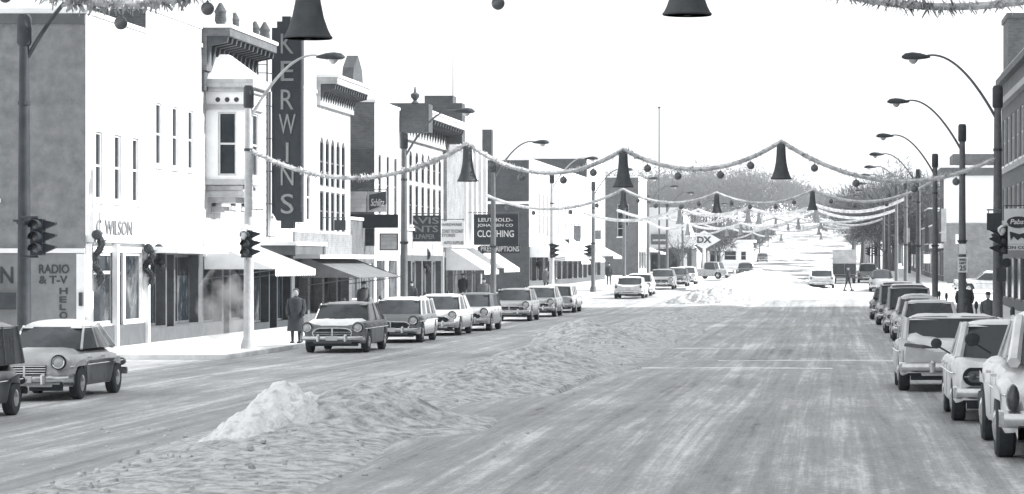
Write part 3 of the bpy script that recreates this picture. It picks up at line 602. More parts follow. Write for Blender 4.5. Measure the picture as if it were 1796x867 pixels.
B, org, zb = building('building across the right side street with white upper wall and rough grey lower wall', 'corner_building', 1, 252, 262, 9.6, win_row(1, 9, 2, 1.4, 4.5, 7.5), M['darkwall'], M['white'], X=9.6, shop=[W_(u0=.6, u1=4.4, z0=.5, z1=2.8, kind='shop_window', glass='shop', sill=False), W_(u0=5, u1=9.2, z0=.5, z1=2.8, kind='shop_window', glass='shop', sill=False)])
MB().box(9.62, 31.5, 251.9, 251.997, zb-.1, zb+5.2).build('lower_wall', M['palebrick'], B, world=org)
MB().box(9.3, 31.5, 251.6, 251.997, zb+9.4, zb+10.1).box(9.3, 9.598, 252, 262, zb+9.4, zb+10.1).build('cornice', M['tar'], B, world=org)
MB().box(9.3, 31.5, 251.6, 262, zb+10.102, zb+10.3).build('cornice_snow', M['snow'], B, world=org)
MB().box(10.5, 31.5, 254, 262, zb+9.6, zb+11.4).build('attic', M['midwall'], B, world=org)
MB().box(8.6, 9.59, 252.3, 261.6, zb+3.0, zb+3.4).build('canopy', M['snow'], B, world=org)
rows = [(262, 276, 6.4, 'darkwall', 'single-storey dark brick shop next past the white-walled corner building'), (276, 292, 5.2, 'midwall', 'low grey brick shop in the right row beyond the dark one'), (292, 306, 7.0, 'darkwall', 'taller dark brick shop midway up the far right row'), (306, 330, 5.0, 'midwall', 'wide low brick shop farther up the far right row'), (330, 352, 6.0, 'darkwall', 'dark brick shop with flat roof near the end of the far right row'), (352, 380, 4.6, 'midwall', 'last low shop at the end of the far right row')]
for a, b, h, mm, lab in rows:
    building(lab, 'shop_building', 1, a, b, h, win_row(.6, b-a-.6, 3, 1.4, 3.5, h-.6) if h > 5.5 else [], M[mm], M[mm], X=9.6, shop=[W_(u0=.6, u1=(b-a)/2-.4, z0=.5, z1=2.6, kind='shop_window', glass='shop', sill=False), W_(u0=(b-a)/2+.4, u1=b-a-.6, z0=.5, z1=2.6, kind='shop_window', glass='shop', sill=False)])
# more awnings
for lab, y0, y1, h0, h1, d, mm in (
    ('small white awning under the paint and hardware signs', 163, 170, 2.2, 3.6, 2.2, 'awn'), ('white awning at the corner block, last before the second side street', 171, 179.4, 2.2, 3.8, 2.4, 'awn'),
    ('wide scalloped white awning round the clothing store corner', 207.9, 218, 2.55, 3.4, 2.6, 'awn'), ('large white awning second along the clothing store', 221, 229, 2.1, 4.2, 2.6, 'awn'),
    ('white awning with dark end farther along the clothing store', 236, 246, 2.2, 4.1, 2.4, 'awn'), ('last white awning at the dark-sided taller block', 258, 268, 2.4, 3.6, 2.2, 'awn'),
    ('flat white awning by the slanted canopy building', 324, 334, 2.6, 3.3, 2.4, 'awn')):
    z = g(FX, y0); awning(lab, y0, y1, z+h0, z+h1, d, M[mm])
# little houses on the far slope
HZ = [(-32, 520, 9, 6, 1), (-38, 600, 10, 5.4, 2), (-30, 690, 8, 5, 3), (-44, 820, 11, 6.5, 4), (22, 540, 9, 5.5, 5), (28, 640, 9, 6, 6), (24, 760, 9, 5, 7), (34, 900, 12, 6.5, 8), (-64, 930, 12, 7, 9), (5, 1180, 12, 6, 10), (-60, 1240, 12, 6, 11), (-110, 1100, 12, 6, 12)]
seenlab = {1: 'pale gabled house first on the far left slope', 2: 'snow-roofed house second up the far left slope', 3: 'small pale house third up the far left slope', 4: 'broad pale house high on the left slope', 5: 'gabled house first beyond the right row of shops', 6: 'snow-roofed house second beyond the right shops', 7: 'small house third beyond the right shops', 8: 'broad house high on the right slope', 9: 'pale house left of the far road below the woods', 10: 'distant house at the top of the far road', 11: 'distant house on the hill left of the far road', 12: 'farthest left house against the wooded hill'}
for x, y, w, h, k in HZ:
    zb = g(x, y); o = (x, y, zb); t = thing('house', seenlab[k], 'house', o, 0, 'houses on the far slope')
    wall(t, o, (x-w/2, y, zb), (1,0,0), (0,-1,0), w, -1, h*.6, [W_(u0=w*.15, u1=w*.3, z0=.9, z1=2.2), W_(u0=w*.42, u1=w*.54, z0=0, z1=2.1, kind='door', sill=False), W_(u0=w*.7, u1=w*.85, z0=.9, z1=2.2)], M['white'] if k % 3 else M['midwall'], t=.15)
    hh = h*.6
    for X in (x-w/2, x+w/2): MB().quad((X,y,zb-1),(X,y+8,zb-1),(X,y+8,zb+hh),(X,y,zb+hh)).build('side_wall', M['white'] if k % 3 else M['midwall'], t, world=o)
    MB().add([(x-w/2,y,zb+hh),(x+w/2,y,zb+hh),(x,y,zb+h*1.08)], [(0,1,2)]).build('gable', M['white'] if k % 3 else M['midwall'], t, world=o)
    mb = MB(); e = .5
    for s in (-1, 1): mb.prism([(x+s*(w/2+e), y-e, zb+hh-.25), (x, y-e, zb+h*1.08+.05), (x, y-e, zb+h*1.08+.3), (x+s*(w/2+e), y-e, zb+hh)], (0, 9, 0))
    r = mb.build('roof', M['snow'], t, world=o); MB().box(x+w*.2, x+w*.2+.8, y+3, y+3.8, zb+h*.7, zb+h*1.2).build('chimney', M['darkwall'], r, world=o)
# ------------------------------------------------------------------ street lamps, signals, poles
def arc_arm(p0, p1, n=16, rise=1.0):   # quadratic curve from the pole up and over to the lamp
    c = (p0[0] + (p1[0]-p0[0])*.55, p1[1], p1[2] + rise*.35)
    return [tuple((1-t)**2*a + 2*t*(1-t)*b + t*t*d for a, b, d in zip(p0, c, p1)) for t in [i/n for i in range(n+1)]]
def lamp(side, y, label, detail=True, pm='steel'):
    X = -17.7 if side < 0 else 4.9; s = -side; zb = g(X, y)
    o = (X, y, zb); t = thing('street_lamp', label, 'street lamp', o, 0, 'street lamps along both kerbs'); w = o
    mb = MB(); mb.lathe([(.24, 0), (.24, .25), (.18, .45), (.16, .5), (.145, 3), (.105, 7.9)], (X, y, zb), n=10); mb.build('pole', M[pm], t, True, world=w)
    MB().lathe([(.13, 7.4), (.16, 7.45), (.16, 8.0), (.12, 8.08)], (X, y, zb), n=10).build('pole_cap', M['dark'], t, True, world=w)
    A = (X + s*.08, y, zb+7.15); Bp = (X + s*2.25, y, zb+8.95)
    MB().tube(arc_arm(A, Bp), [.05 - .018*i/16 for i in range(17)], 6).build('arm', M[pm], t, True, world=w)
    hx, hz = X + s*2.45, zb+8.93
    prof = [(.03, -.42), (.10, -.3), (.17, -.1), (.2, .12), (.16, .34), (.05, .45)]
    mb = MB(); n = 12; vs = []; fs = []
    for r, q in prof:
        for k in range(n):
            a = 2*math.pi*k/n; vs.append((hx + s*q, y + r*math.cos(a), hz + max(-.35*r, .8*r*math.sin(a))))
    for i in range(len(prof)-1):
        for k in range(n): fs.append((i*n+k, i*n+(k+1)%n, (i+1)*n+(k+1)%n, (i+1)*n+k))
    fs += [tuple(range(n)), tuple(range((len(prof)-1)*n, len(prof)*n))]
    hd = mb.add(vs, fs).build('lamp_head', M['dark'], t, True, world=w)
    MB().lathe([(.05, -.2), (.13, -.12), (.15, -.04), (.15, .0)], (hx + s*.1, y, hz), n=10).build('lens', M['lens'], hd, True, world=w)
    if detail:
        mb = MB().box(X-.2, X+.2, y-.15, y-.1, zb+3.55, zb+3.6); mb.lathe([(.17, 3.5), (.17, 3.6)], (X, y, zb), n=10); mb.lathe([(.14, 6.1), (.14, 6.18)], (X, y, zb), n=10); mb.build('pole_band', M['dark'], t, world=w)
    return t
lamp(-1, 62.2, 'street lamp by the grey stucco wall, nearest on the left, its head out of frame', pm='dark'); 
LY = [86, 117, 147.5, 178] + [178+30.5*i for i in range(1, 12)]; RY = [86, 110, 140, 168] + [168+30*i for i in range(1, 12)]
for i, y in enumerate(LY): lamp(-1, y, '%s street lamp along the left kerb, counted from the corner shop' % ORD[i], i < 5, 'lsteel' if i in (0, 3) else 'steel')
for i, y in enumerate(RY): lamp(1, y, '%s street lamp along the right kerb, counted away from the camera' % ORD[i], i < 5)
def signal(px, py0, py1, Y, label, arm=None, snow=False, side_vis=-1, pm='dark', on=None):
    x, z1 = PX(px, py0, Y); _, z0 = PX(px, py1, Y); h = z1-z0; o = (x, Y, z0)
    t = thing('traffic_signal', label, 'traffic light', o, 0, 'traffic lights at the crossings'); hw = h*.17
    MB().box(x-hw, x+hw, Y-.12, Y+.14, z0, z1).build('housing', M['black'], t, world=o)
    for k in range(3):
        c = z1 - h*(.18+.32*k)
        l = MB().lathe([(hw*.72, 0), (hw*.6, -.03), (.01, -.05)], (x, Y-.125, c), 'Y', 12).build('signal_lens', M['tail'], t, True, world=o)
        v = MB(); n = 9; vs = []
        for q in (0, -.26):
            for j in range(n):
                a = -.35 + (math.pi+.7)*j/(n-1); vs.append((x+hw*.9*math.cos(a), Y-.125+q, c+hw*.9*math.sin(a)))
        v.add(vs, [(j, j+1, n+j+1, n+j) for j in range(n-1)]); v.build('visor', M['black'], l, world=o)
        v = MB()   # side-facing hood for the cross street
        v.prism([(x+side_vis*hw, Y-.08, c-hw*.7), (x+side_vis*hw, Y-.08, c+hw*.9), (x+side_vis*(hw+.26), Y-.08, c+hw*.45), (x+side_vis*(hw+.26), Y-.08, c+hw*.15)], (0, .18, 0)); v.build('side_hood', M['black'], t, world=o)
    if arm is not None:
        MB().tube([(x, Y+.02, z1+.03), (arm, Y+.02, z1+.03)], .035, 6).tube([(x, Y+.02, z0-.03), (arm, Y+.02, z0-.03)], .03, 6).build('bracket', M['dark'], t, world=o)
    if snow:
        MB().lathe([(hw*1.1, 0), (hw*1.2, .05), (hw*.7, .14), (.02, .17)], (x, Y, z1), n=10).build('snow_cap', M['snow'], t, True, world=o)
        MB().lathe([(hw*.2, -.1), (hw*.85, .02), (hw*.9, .12), (.02, .22)], (x-hw*.3, Y-.22, z1-.18), n=10).build('snow_lump', M['snow'], t, True, world=o)
    return t
signal(66, 384, 448, 61.9, 'large dark traffic light on the left foreground pole by the stucco wall', arm=-17.7, side_vis=1)
signal(432, 404, 452, 85.6, 'snow-capped traffic light on the lamp pole outside the corner shops', arm=-17.7, snow=True, side_vis=1)
signal(1759, 397, 446, 85.4, 'traffic light with snow on the nearest right-hand pole, by the dark square sign', arm=4.9, snow=True, side_vis=-1)
signal(1034, 430, 450, 205, 'small traffic light on the far left side of the second crossing', side_vis=-1, arm=-17.7)
signal(969, 428, 452, 177.6, 'small traffic light on the left pole before the second crossing', side_vis=1, arm=-17.7)
signal(1536, 434, 448, 300, 'tiny far traffic light over the right kerb', side_vis=-1, arm=4.9)
signal(1524, 434, 448, 296, 'tiny far traffic light just left of its twin near the right kerb', side_vis=-1, arm=4.9)
# fittings hung on poles
def disc_lamp():
    Y = 85.3; x, z = PX(1765, 461, Y); o = (x, Y, z); t = thing('pedestrian_signal', 'round dark signal with dark box under the right-hand traffic light', 'pedestrian signal', o)
    MB().lathe([(.05, .16), (.13, .1), (.14, 0), (.14, -.06)], o, 'Y', 14).build('round_head', M['black'], t, True, world=o)
    MB().box(x-.16-.14, x+.0, Y+.0, Y+.16, z-.55, z-.16).build('box', M['dark'], t, world=o)
disc_lamp()
def hung_sign(px0, px1, py0, py1, Y, label, lines, m='dark', lm='letter', pole=None, d=.08, name='hanging_sign', frame=None, arm=True, armz=None):
    x0, z1 = PX(px0, py0, Y); x1, z0 = PX(px1, py1, Y); o = (x0, Y, z0); t = thing(name, label, 'sign', o)
    MB().box(x0, x1, Y, Y+d, z0, z1).build('board', M[m], t, world=o)
    if frame:
        f = .05; mb = MB().box(x0-f, x1+f, Y-.02, Y+d+.02, z1+.001, z1+f).box(x0-f, x1+f, Y-.02, Y+d+.02, z0-f, z0-.001).box(x0-f, x0-.001, Y-.02, Y+d+.02, z0, z1).box(x1+.001, x1+f, Y-.02, Y+d+.02, z0, z1); mb.build('border', M[frame], t, world=o)
    for s, u0, u1, v0, v1 in lines:      # fractions of the board
        a = x0+(x1-x0)*u0; b = x0+(x1-x0)*u1; c = z0+(z1-z0)*v0; e = z0+(z1-z0)*v1
        text(s, M[lm], t, (a, Y-.004, c), (1,0,0), b-a, e-c, org=o, depth=.03, bold=.012)
    if pole is not None:
        za = z1+.1 if armz is None else armz
        mb = MB().tube([(min(x0, pole), Y+d/2, za), (max(x1, pole), Y+d/2, za)], .025, 6)
        for x in (x0+.05, x1-.05): mb.tube([(x, Y+d/2, z1), (x, Y+d/2, za)], .015, 5)
        mb.build('bracket', M['steel'], t, world=o)
    return t
hung_sign(1731, 1757, 374, 404, 85.2, 'small dark square sign hung on an arm left of the nearest right-hand pole', [], lm='letter_dim', pole=4.9)
hung_sign(1680, 1697, 451, 478, 109.8, 'white speed limit 25 sign on the second right-hand pole', [('25', .16, .84, .12, .45), ('LIMIT', .14, .86, .54, .68), ('SPEED', .14, .86, .76, .9)], m='white_trim', lm='dletter', name='speed_limit_sign')
hung_sign(1682, 1694, 428, 446, 109.8, 'narrow white plate above the speed limit sign', [], m='white_trim', lm='dletter', name='parking_plate')
hung_sign(613, 642, 336, 372, 133.0, 'narrow pale side panel at the left of the tavern beer sign', [], m='cream', lm='dletter', name='side_panel_sign')
t = hung_sign(644, 678, 336, 372, 133.1, 'pale tavern sign with slanted dark panel and script lettering', [], m='cream', pole=-22.3)
x0, z0 = PX(630, 366, 133.04); x1, z1 = PX(674, 340, 133.04)
o = tuple(t.location); a = PX(632, 368, 133); b = PX(676, 357, 133); c = PX(676, 335, 133); d = PX(632, 342, 133)
a = PX(647, 369, 133); b = PX(676, 358, 133); c = PX(676, 336, 133); d = PX(647, 342, 133)
MB().prism([(q[0], 133.03, q[1]) for q in (a, b, c, d)], (0, .06, 0)).build('slanted_panel', M['dark'], t, world=o)
text('Schlitz', M['letter'], t, (a[0]+.08, 133.02, a[1]+.2), (1,0,0), .64, .34, org=o, depth=.02, shear=.25, bold=.01)
hung_sign(614, 698, 376, 400, 134.5, 'long dark sign panel below the tavern beer sign', [], m='black', lm='dark', pole=None, name='dark_sign')
hung_sign(618, 655, 401, 430, 135.2, 'dark box sign hanging under the long dark panel', [], m='dark', pole=None, name='box_sign', frame='steel')
hung_sign(667, 696, 411, 438, 135.0, 'small pale picture sign beside the left lamp pole', [], m='cream', lm='letter_dim', name='picture_sign', frame='dark')
hung_sign(703, 773, 378, 424, 150.5, 'dark sign with pale words about paints and wallpaper', [('DAVIS', -.12, .95, .68, .93), ('PAINTS', -.12, .93, .36, .61), ('WALLPAPER', .05, .85, .1, .28)], m='dark', lm='letter_dim', pole=-22.3)
hung_sign(774, 814, 388, 431, 158, 'white hardware store sign with dark words', [('HARDWARE', .02, .9, .80, .92), ('COAST TO COAST', .02, .96, .52, .66), ('STORES', .02, .6, .36, .48), ('AUTO SUPPLIES', .1, .98, .06, .18)], m='white_trim', lm='letter_dim', pole=-22.3)
hung_sign(831, 909, 376, 430, 171, 'dark clothing store sign with three lines of pale letters', [('LEUTHOLD-', .1, .87, .76, .88), ('JOHANSEN CO', .08, .88, .57, .69), ('CLOTHING', .08, .9, .26, .48)], m='black', lm='letter', pole=-22.3, d=.25)
hung_sign(842, 912, 430.5, 444, 171.2, 'dark strip sign reading PRESCRIPTIONS under the clothing sign', [('PRESCRIPTIONS', .02, .98, .2, .88)], m='black', lm='letter', d=.2)
hung_sign(1092, 1112, 395, 424, 262, 'round-topped dark sign on the taller block', [], m='steel', lm='letter', pole=-22.3)
hung_sign(1541, 1574, 411, 420, 320, 'white sign board with dark letters beyond the right shops', [('STANDARD', .06, .94, .2, .8)], m='white_trim', lm='dletter', name='station_sign', pole=4.9)
hung_sign(1651, 1660, 366, 424, 212, 'tall narrow pale vertical sign at the right kerb', [], m='cream', lm='dark', d=.3, name='vertical_sign')
hung_sign(1634, 1648, 410, 440, 262, 'grey vertical sign on the far right shops', [], m='steel', lm='letter', d=.25, name='vertical_sign')
hung_sign(1676, 1690, 411, 428, 240, 'small white square sign left of the second right-hand pole', [], m='white_trim', lm='dark', name='square_sign')
hung_sign(1598, 1612, 430, 446, 270, 'small dark sign over the far right pavement', [], m='dark', lm='letter', name='square_sign')
hung_sign(1620, 1632, 446, 462, 250, 'small white sign low over the far right pavement', [], m='white_trim', lm='dark', name='square_sign')
hung_sign(447, 462, 372, 398, 108.9, 'small pale hanging sign between the oriel and the tall vertical sign', [], m='white_trim', lm='dark', pole=-22.3)
hung_sign(586, 606, 386, 404, 124, 'small dark projecting sign below the arched windows', [], m='dark', lm='letter', pole=-22.3)
hung_sign(926, 944, 388, 408, 209, 'small white projecting sign at the clothing store corner', [], m='white_trim', lm='dark', pole=-22.3)
hung_sign(982, 998, 420, 436, 232, 'dark square projecting sign above the second clothing store awning', [], m='dark', lm='letter', pole=-22.3)
hung_sign(1006, 1018, 396, 424, 240, 'narrow dark vertical sign midway along the clothing store', [], m='steel', lm='letter', pole=-22.3)
hung_sign(1040, 1054, 404, 420, 257, 'small grey sign at the start of the dark-sided block', [], m='steel', lm='letter', pole=-22.3)
hung_sign(1585, 1596, 400, 425, 292, 'tall slim pale sign high over the far right shops', [], m='cream', lm='dark', pole=9.6)
# beer sign at the right edge
def edge_sign():
    Y = 146; x0, z0 = PX(1762, 428, Y); x1, z1 = PX(1806, 366, Y); o = (x0, Y, z0); t = thing('beer_sign', 'white tavern sign with dark oval and bow at the right edge', 'sign', o)
    MB().box(x0, x1, Y, Y+.2, z0, z1).build('board', M['white_trim'], t, world=o)
    cx, cz = PX(1786, 390, Y); MB().lathe([(.46, 0), (.46, -.04), (.1, -.05)], (0, 0, 0), 'Y', 20)
    mb = MB(); n = 20; vs = [(cx+.6*math.cos(2*math.pi*k/n), Y-.04, cz+.3*math.sin(2*math.pi*k/n)) for k in range(n)]; mb.prism(vs, (0, .04, 0)); mb.build('oval', M['dark'], t, world=o)
    text('Pabst', M['white_trim'], t, (cx-.42, Y-.045, cz-.1), (1,0,0), .84, .26, org=o, depth=.02, bold=.02, shear=.2)
    bx, bz = PX(1788, 413, Y); MB().prism([(bx-.5, Y-.04, bz+.2), (bx, Y-.04, bz+.06), (bx+.5, Y-.04, bz+.2), (bx+.42, Y-.04, bz-.25), (bx+.1, Y-.04, bz-.1), (bx-.1, Y-.04, bz-.25), (bx-.3, Y-.04, bz-.05), (bx-.45, Y-.04, bz-.25)][::-1], (0, .04, 0)).build('bow', M['dark'], t, world=o)
    MB().box(x0, x1, Y-.01, Y+.2, z0-.32, z0-.02).build('lower_strip', M['white'], t, world=o)
    text('ON CO', M['dletter'], t, (x0+.12, Y-.014, z0-.26), (1,0,0), 1.0, .16, org=o, depth=.02, bold=.02)
    MB().tube([(x0, Y+.1, z1+.15), (9.8, Y+.1, z1+.15)], .03, 6).tube([(x0+.1, Y+.1, z1), (x0+.1, Y+.1, z1+.15)], .02, 5).build('bracket', M['dark'], t, world=o)
edge_sign()
# diamond sign on post
def diamond():
    Y = 345; x, z = PX(1235, 421, Y); zb = g(x, Y); o = (x, Y, zb); t = thing('diamond_sign', 'white diamond-shaped DX sign on a white post', 'sign', o)
    MB().lathe([(.3, 0), (.22, .3), (.2, z-zb-.6)], o, n=10).build('post', M['white_trim'], t, True, world=o)
    w, h = 2.0, 1.15; P = [(x-w, Y-.1, z), (x-w*.9, Y-.1, z+.12), (x, Y-.1, z+h), (x+w*.9, Y-.1, z+.12), (x+w, Y-.1, z), (x, Y-.1, z-h)]
    b = MB().prism(P[::-1], (0, .3, 0)).build('diamond_board', M['white_trim'], t, world=o)
    text('DX', M['dletter'], b, (x-.85, Y-.104, z-.38), (1,0,0), 1.75, .8, org=o, depth=.04, bold=.04)
    MB().prism([(x-1.3, Y-.02, z-h*.5), (x, Y-.02, z-h-.5), (x+1.3, Y-.02, z-h*.5)], (0, .1, 0)).build('under_board', M['steel'], t, world=o)
diamond()
def plain_pole(px, py, Y, label, r=.07, name='mast', X=None):
    x, z = PX(px, py, Y); zb = g(x, Y); o = (x, Y, zb)
    t = thing(name, label, 'pole', o); MB().lathe([(r*1.4, 0), (r, 1), (r*.7, z-zb)], o, n=8).build('shaft', M['steel'], t, True, world=o)
    MB().lathe([(r*1.6, 0), (r*1.8, .1), (.02, .2)], (x, Y, z), n=8).build('finial', M['dark'], t, True, world=o)
plain_pole(1156, 190, 300, 'tall thin dark mast rising behind the clothing store row', .09)
plain_pole(1583, 330, 420, 'thin utility pole first in the far right cluster', .1); plain_pole(1600, 322, 400, 'thin utility pole second in the far right cluster', .1)
plain_pole(1562, 340, 450, 'thin utility pole leftmost in the far right cluster', .1)
# parking meters
mets = [(-17.4, y) for y in (93, 101, 109, 121, 128, 136)] + [(4.6, y) for y in (60, 67, 74, 93, 100, 118, 126)]
for i, (x, y) in enumerate(mets):
    zb = g(x, y)+.12; o = (x, y, zb); left = x < 0; k = i if left else i-6
    t = thing('parking_meter', '%s parking meter along the %s kerb from the camera end' % (ORD[k], 'left' if left else 'right'), 'parking meter', o, 0, 'parking meters')
    MB().lathe([(.035, 0), (.03, 1.1)], o, n=8).build('post', M['steel'], t, True, world=o)
    MB().lathe([(.035, 1.1), (.06, 1.15), (.065, 1.25), (.05, 1.33), (.02, 1.36)], o, n=10).build('meter_head', M['dark'], t, True, world=o)

# ------------------------------------------------------------------ Christmas garlands, bells and ornament balls
def catenary(p0, p1, sag, n=26):
    return [(p0[0]+(p1[0]-p0[0])*t, p0[1]+(p1[1]-p0[1])*t, p0[2]+(p1[2]-p0[2])*t - sag*4*t*(1-t)) for t in [i/n for i in range(n+1)]]
def garland(pts_list, label, r, dens, tuft, m):
    p0 = pts_list[0][0]; o = tuple(p0); t = thing('garland', label, 'garland', o, 0, 'tinsel garlands strung across the street')
    core = MB(); tf = MB(); rnd = random.Random(len(label))
    core = tf; tf.tube(pts_list[0] + [q for pl in pts_list[1:] for q in pl[1:]], r*.85, 6)
    for pts in pts_list:
        for a, b in zip(pts, pts[1:]):
            a, b = Vector(a), Vector(b); L = (b-a).length; n = int(L*dens)
            ax = (b-a).normalized(); s1 = ax.cross(Vector((0,0,1))).normalized(); s2 = ax.cross(s1)
            for k in range(n):
                p = a+(b-a)*rnd.random(); th = rnd.random()*6.283; q = (s1*math.cos(th)+s2*math.sin(th)); q = (q + ax*rnd.uniform(-.6,.6)).normalized()
                l = tuft*rnd.uniform(.6, 1.25)*(1+.5*noise.noise(p*1.3)); w = q.cross(ax).normalized()*l*.28
                tf.add([p-w, p+w, p+q*l+w*.4, p+q*l-w*.4], [(0,1,2,3)])
    tf.build('tinsel', m, t, world=o); return t
def bell(x, y, z, s, label):
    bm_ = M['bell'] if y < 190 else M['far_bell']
    o = (x, y, z); t = thing('bell', label, 'bell ornament', o, 0, 'bells hanging from the garlands')
    prof = [(.03, 0), (.15, -.03), (.19, -.12), (.205, -.5), (.24, -.85), (.30, -1.15), (.38, -1.38), (.45, -1.52), (.44, -1.55)]
    MB().lathe([(r*s, h*s) for r, h in prof], o, n=18).build('bell_body', bm_, t, True, world=o)
    MB().lathe([(.455*s, -1.55*s), (.465*s, -1.52*s), (.44*s, -1.49*s)], o, n=18).build('rim', bm_, t, True, world=o)
    MB().lathe([(.02*s, -1.57*s), (.07*s, -1.54*s), (.08*s, -1.46*s), (.03*s, -1.36*s)], o, n=10).build('clapper', M['dark'], t, True, world=o)
    MB().tube([(x, y, z-.03), (x, y, z+.12*s)], .02*s, 5).build('hook', M['steel'], t, world=o)
    return t
def ball(x, y, z, r, label):
    o = (x, y, z); t = thing('ornament_ball', label, 'ornament', o, 0, 'round ornaments hanging from the garlands')
    MB().lathe([(r*.02, -r)] + [(r*math.cos(a), r*math.sin(a)) for a in [R(-75+15*k) for k in range(11)]] + [(r*.02, r)], o, n=14).build('globe', M['ball'], t, True, world=o)
    MB().lathe([(r*.2, r*.95), (r*.2, r*1.15)], o, n=8).tube([(x, y, z+r*1.1), (x, y, z+r*1.6)], r*.06, 4).build('cap', M['steel'], t, world=o)
rows = [ # Y, list of anchor (px,py) left->right, bell indexes, sag px, name
    (36, [(-160, -60), (140, -40), (540, -95), (872, -95), (1205, -110), (1480, -95), (1900, 10)], 40, 'nearest'),
    (86, [(437, 262), (820, 252), (1093, 262), (1370, 248), (1750, 276)], 0, 'second nearest'),
    (144, [(852, 342), (1093, 332), (1257, 338), (1425, 333), (1636, 318)], 0, 'third nearest'),
    (200, [(1022, 372), (1192, 366), (1312, 364), (1431, 360), (1588, 348)], 0, 'fourth nearest'),
    (262, [(1127, 382), (1206, 392), (1299, 392), (1400, 382), (1558, 372)], 0, 'fifth nearest'),
    (330, [(1197, 402), (1275, 398), (1345, 400), (1436, 396), (1539, 385)], 0, 'sixth nearest'),
    (420, [(1254, 412), (1320, 408), (1370, 410), (1440, 408), (1523, 400)], 0, 'seventh nearest'),
]
for Y_, nm_ in ((231, 'thinly snowed'), (296, 'lower far'), (375, 'small far'), (480, 'eighth nearest'), (550, 'farthest')):
    rows.append((Y_, [(1465 + X_*5000/Y_, 460 - (6.25 + .12*math.sin(Y_+X_) + g(X_, Y_) - 2.75)*5000/Y_) for X_ in (-17.7, -11.1, -6.2, -1.5, 4.9)], 0, nm_))
PR = {36: None}
def P3(px, py, Y): a = PX(px, py, Y); return (a[0], Y, a[1])
for Y, A, _, nm in rows:
    pts = [P3(px, py, Y) for px, py in A]
    if Y == 36:
        X0 = (-17.7, Y, 7.0)
        pts = [X0, P3(110, -90, Y), P3(540, -78, Y), P3(1205, -100, Y) , P3(1480, -120, Y), (4.9, Y, 7.0)]
        pts = [(-17.7, Y, 6.9), (-11.4, Y, 6.9), (-6.65, Y, 6.88), (-1.87, Y, 6.88), (4.9, Y, 6.95)]
        sags = [.92, .88, .62, .94]
    elif Y == 86: sags = [.95, .8, .72, .95]
    else: sags = [.85, .6, .6, .8]
    if Y >= 200: sags = [s*.85 for s in sags]
    spans = [catenary(a, b, s, 26 if Y < 200 else 14) for a, b, s in zip(pts, pts[1:], sags)]
    garland(spans, '%s garland strung across the street from kerb pole to kerb pole' % nm, {36: .06, 86: .085, 144: .1}.get(Y, .15), {36: 170, 86: 130, 144: 80}.get(Y, 40), {36: .15, 86: .13, 144: .11}.get(Y, .17), M['tinsel'])
    bi = pts[1:-1]
    for k, p in enumerate(bi):
        if Y == 36:
            if k == 0: continue
            px, py = [(540, 68), (1205, 27)][k-1]; x, z = PX(px, py, Y); s = {1: .67, 2: .68}[k]; bell(x, Y, z+1.55*s, s, '%s big dark bell cut by the top edge, on the nearest garland' % ('left-hand' if k == 1 else 'right-hand'))
            MB_ = MB().tube([(x, Y, z+1.55*s+.06), (x, Y, 6.75)], .012, 5); lone(MB_, 'hanging_wire', M['steel'], 'thin wire holding up the %s big bell at the top edge' % ('left' if k == 1 else 'right'), 'wire', (x, Y, z+1.55*s))
        else:
            bell(p[0], Y, p[2]-.06, {86: .70, 144: .62}.get(Y, .66), '%s bell from the left on the %s garland' % (ORD[k], nm))
    if Y <= 144:
        c = 0
        for si, sp in enumerate(spans):
            if (Y == 86 and si == 0) or (Y == 36 and si == 3): continue
            for q in ((.17, .38, .62, .83) if Y != 36 else (.22, .5, .74)):
                p = sp[int(q*(len(sp)-1))]; ball(p[0], Y, p[2]-.24, .115 if Y != 36 else .085, '%s ornament ball from the left on the %s garland' % (ORD[c], nm)); c += 1
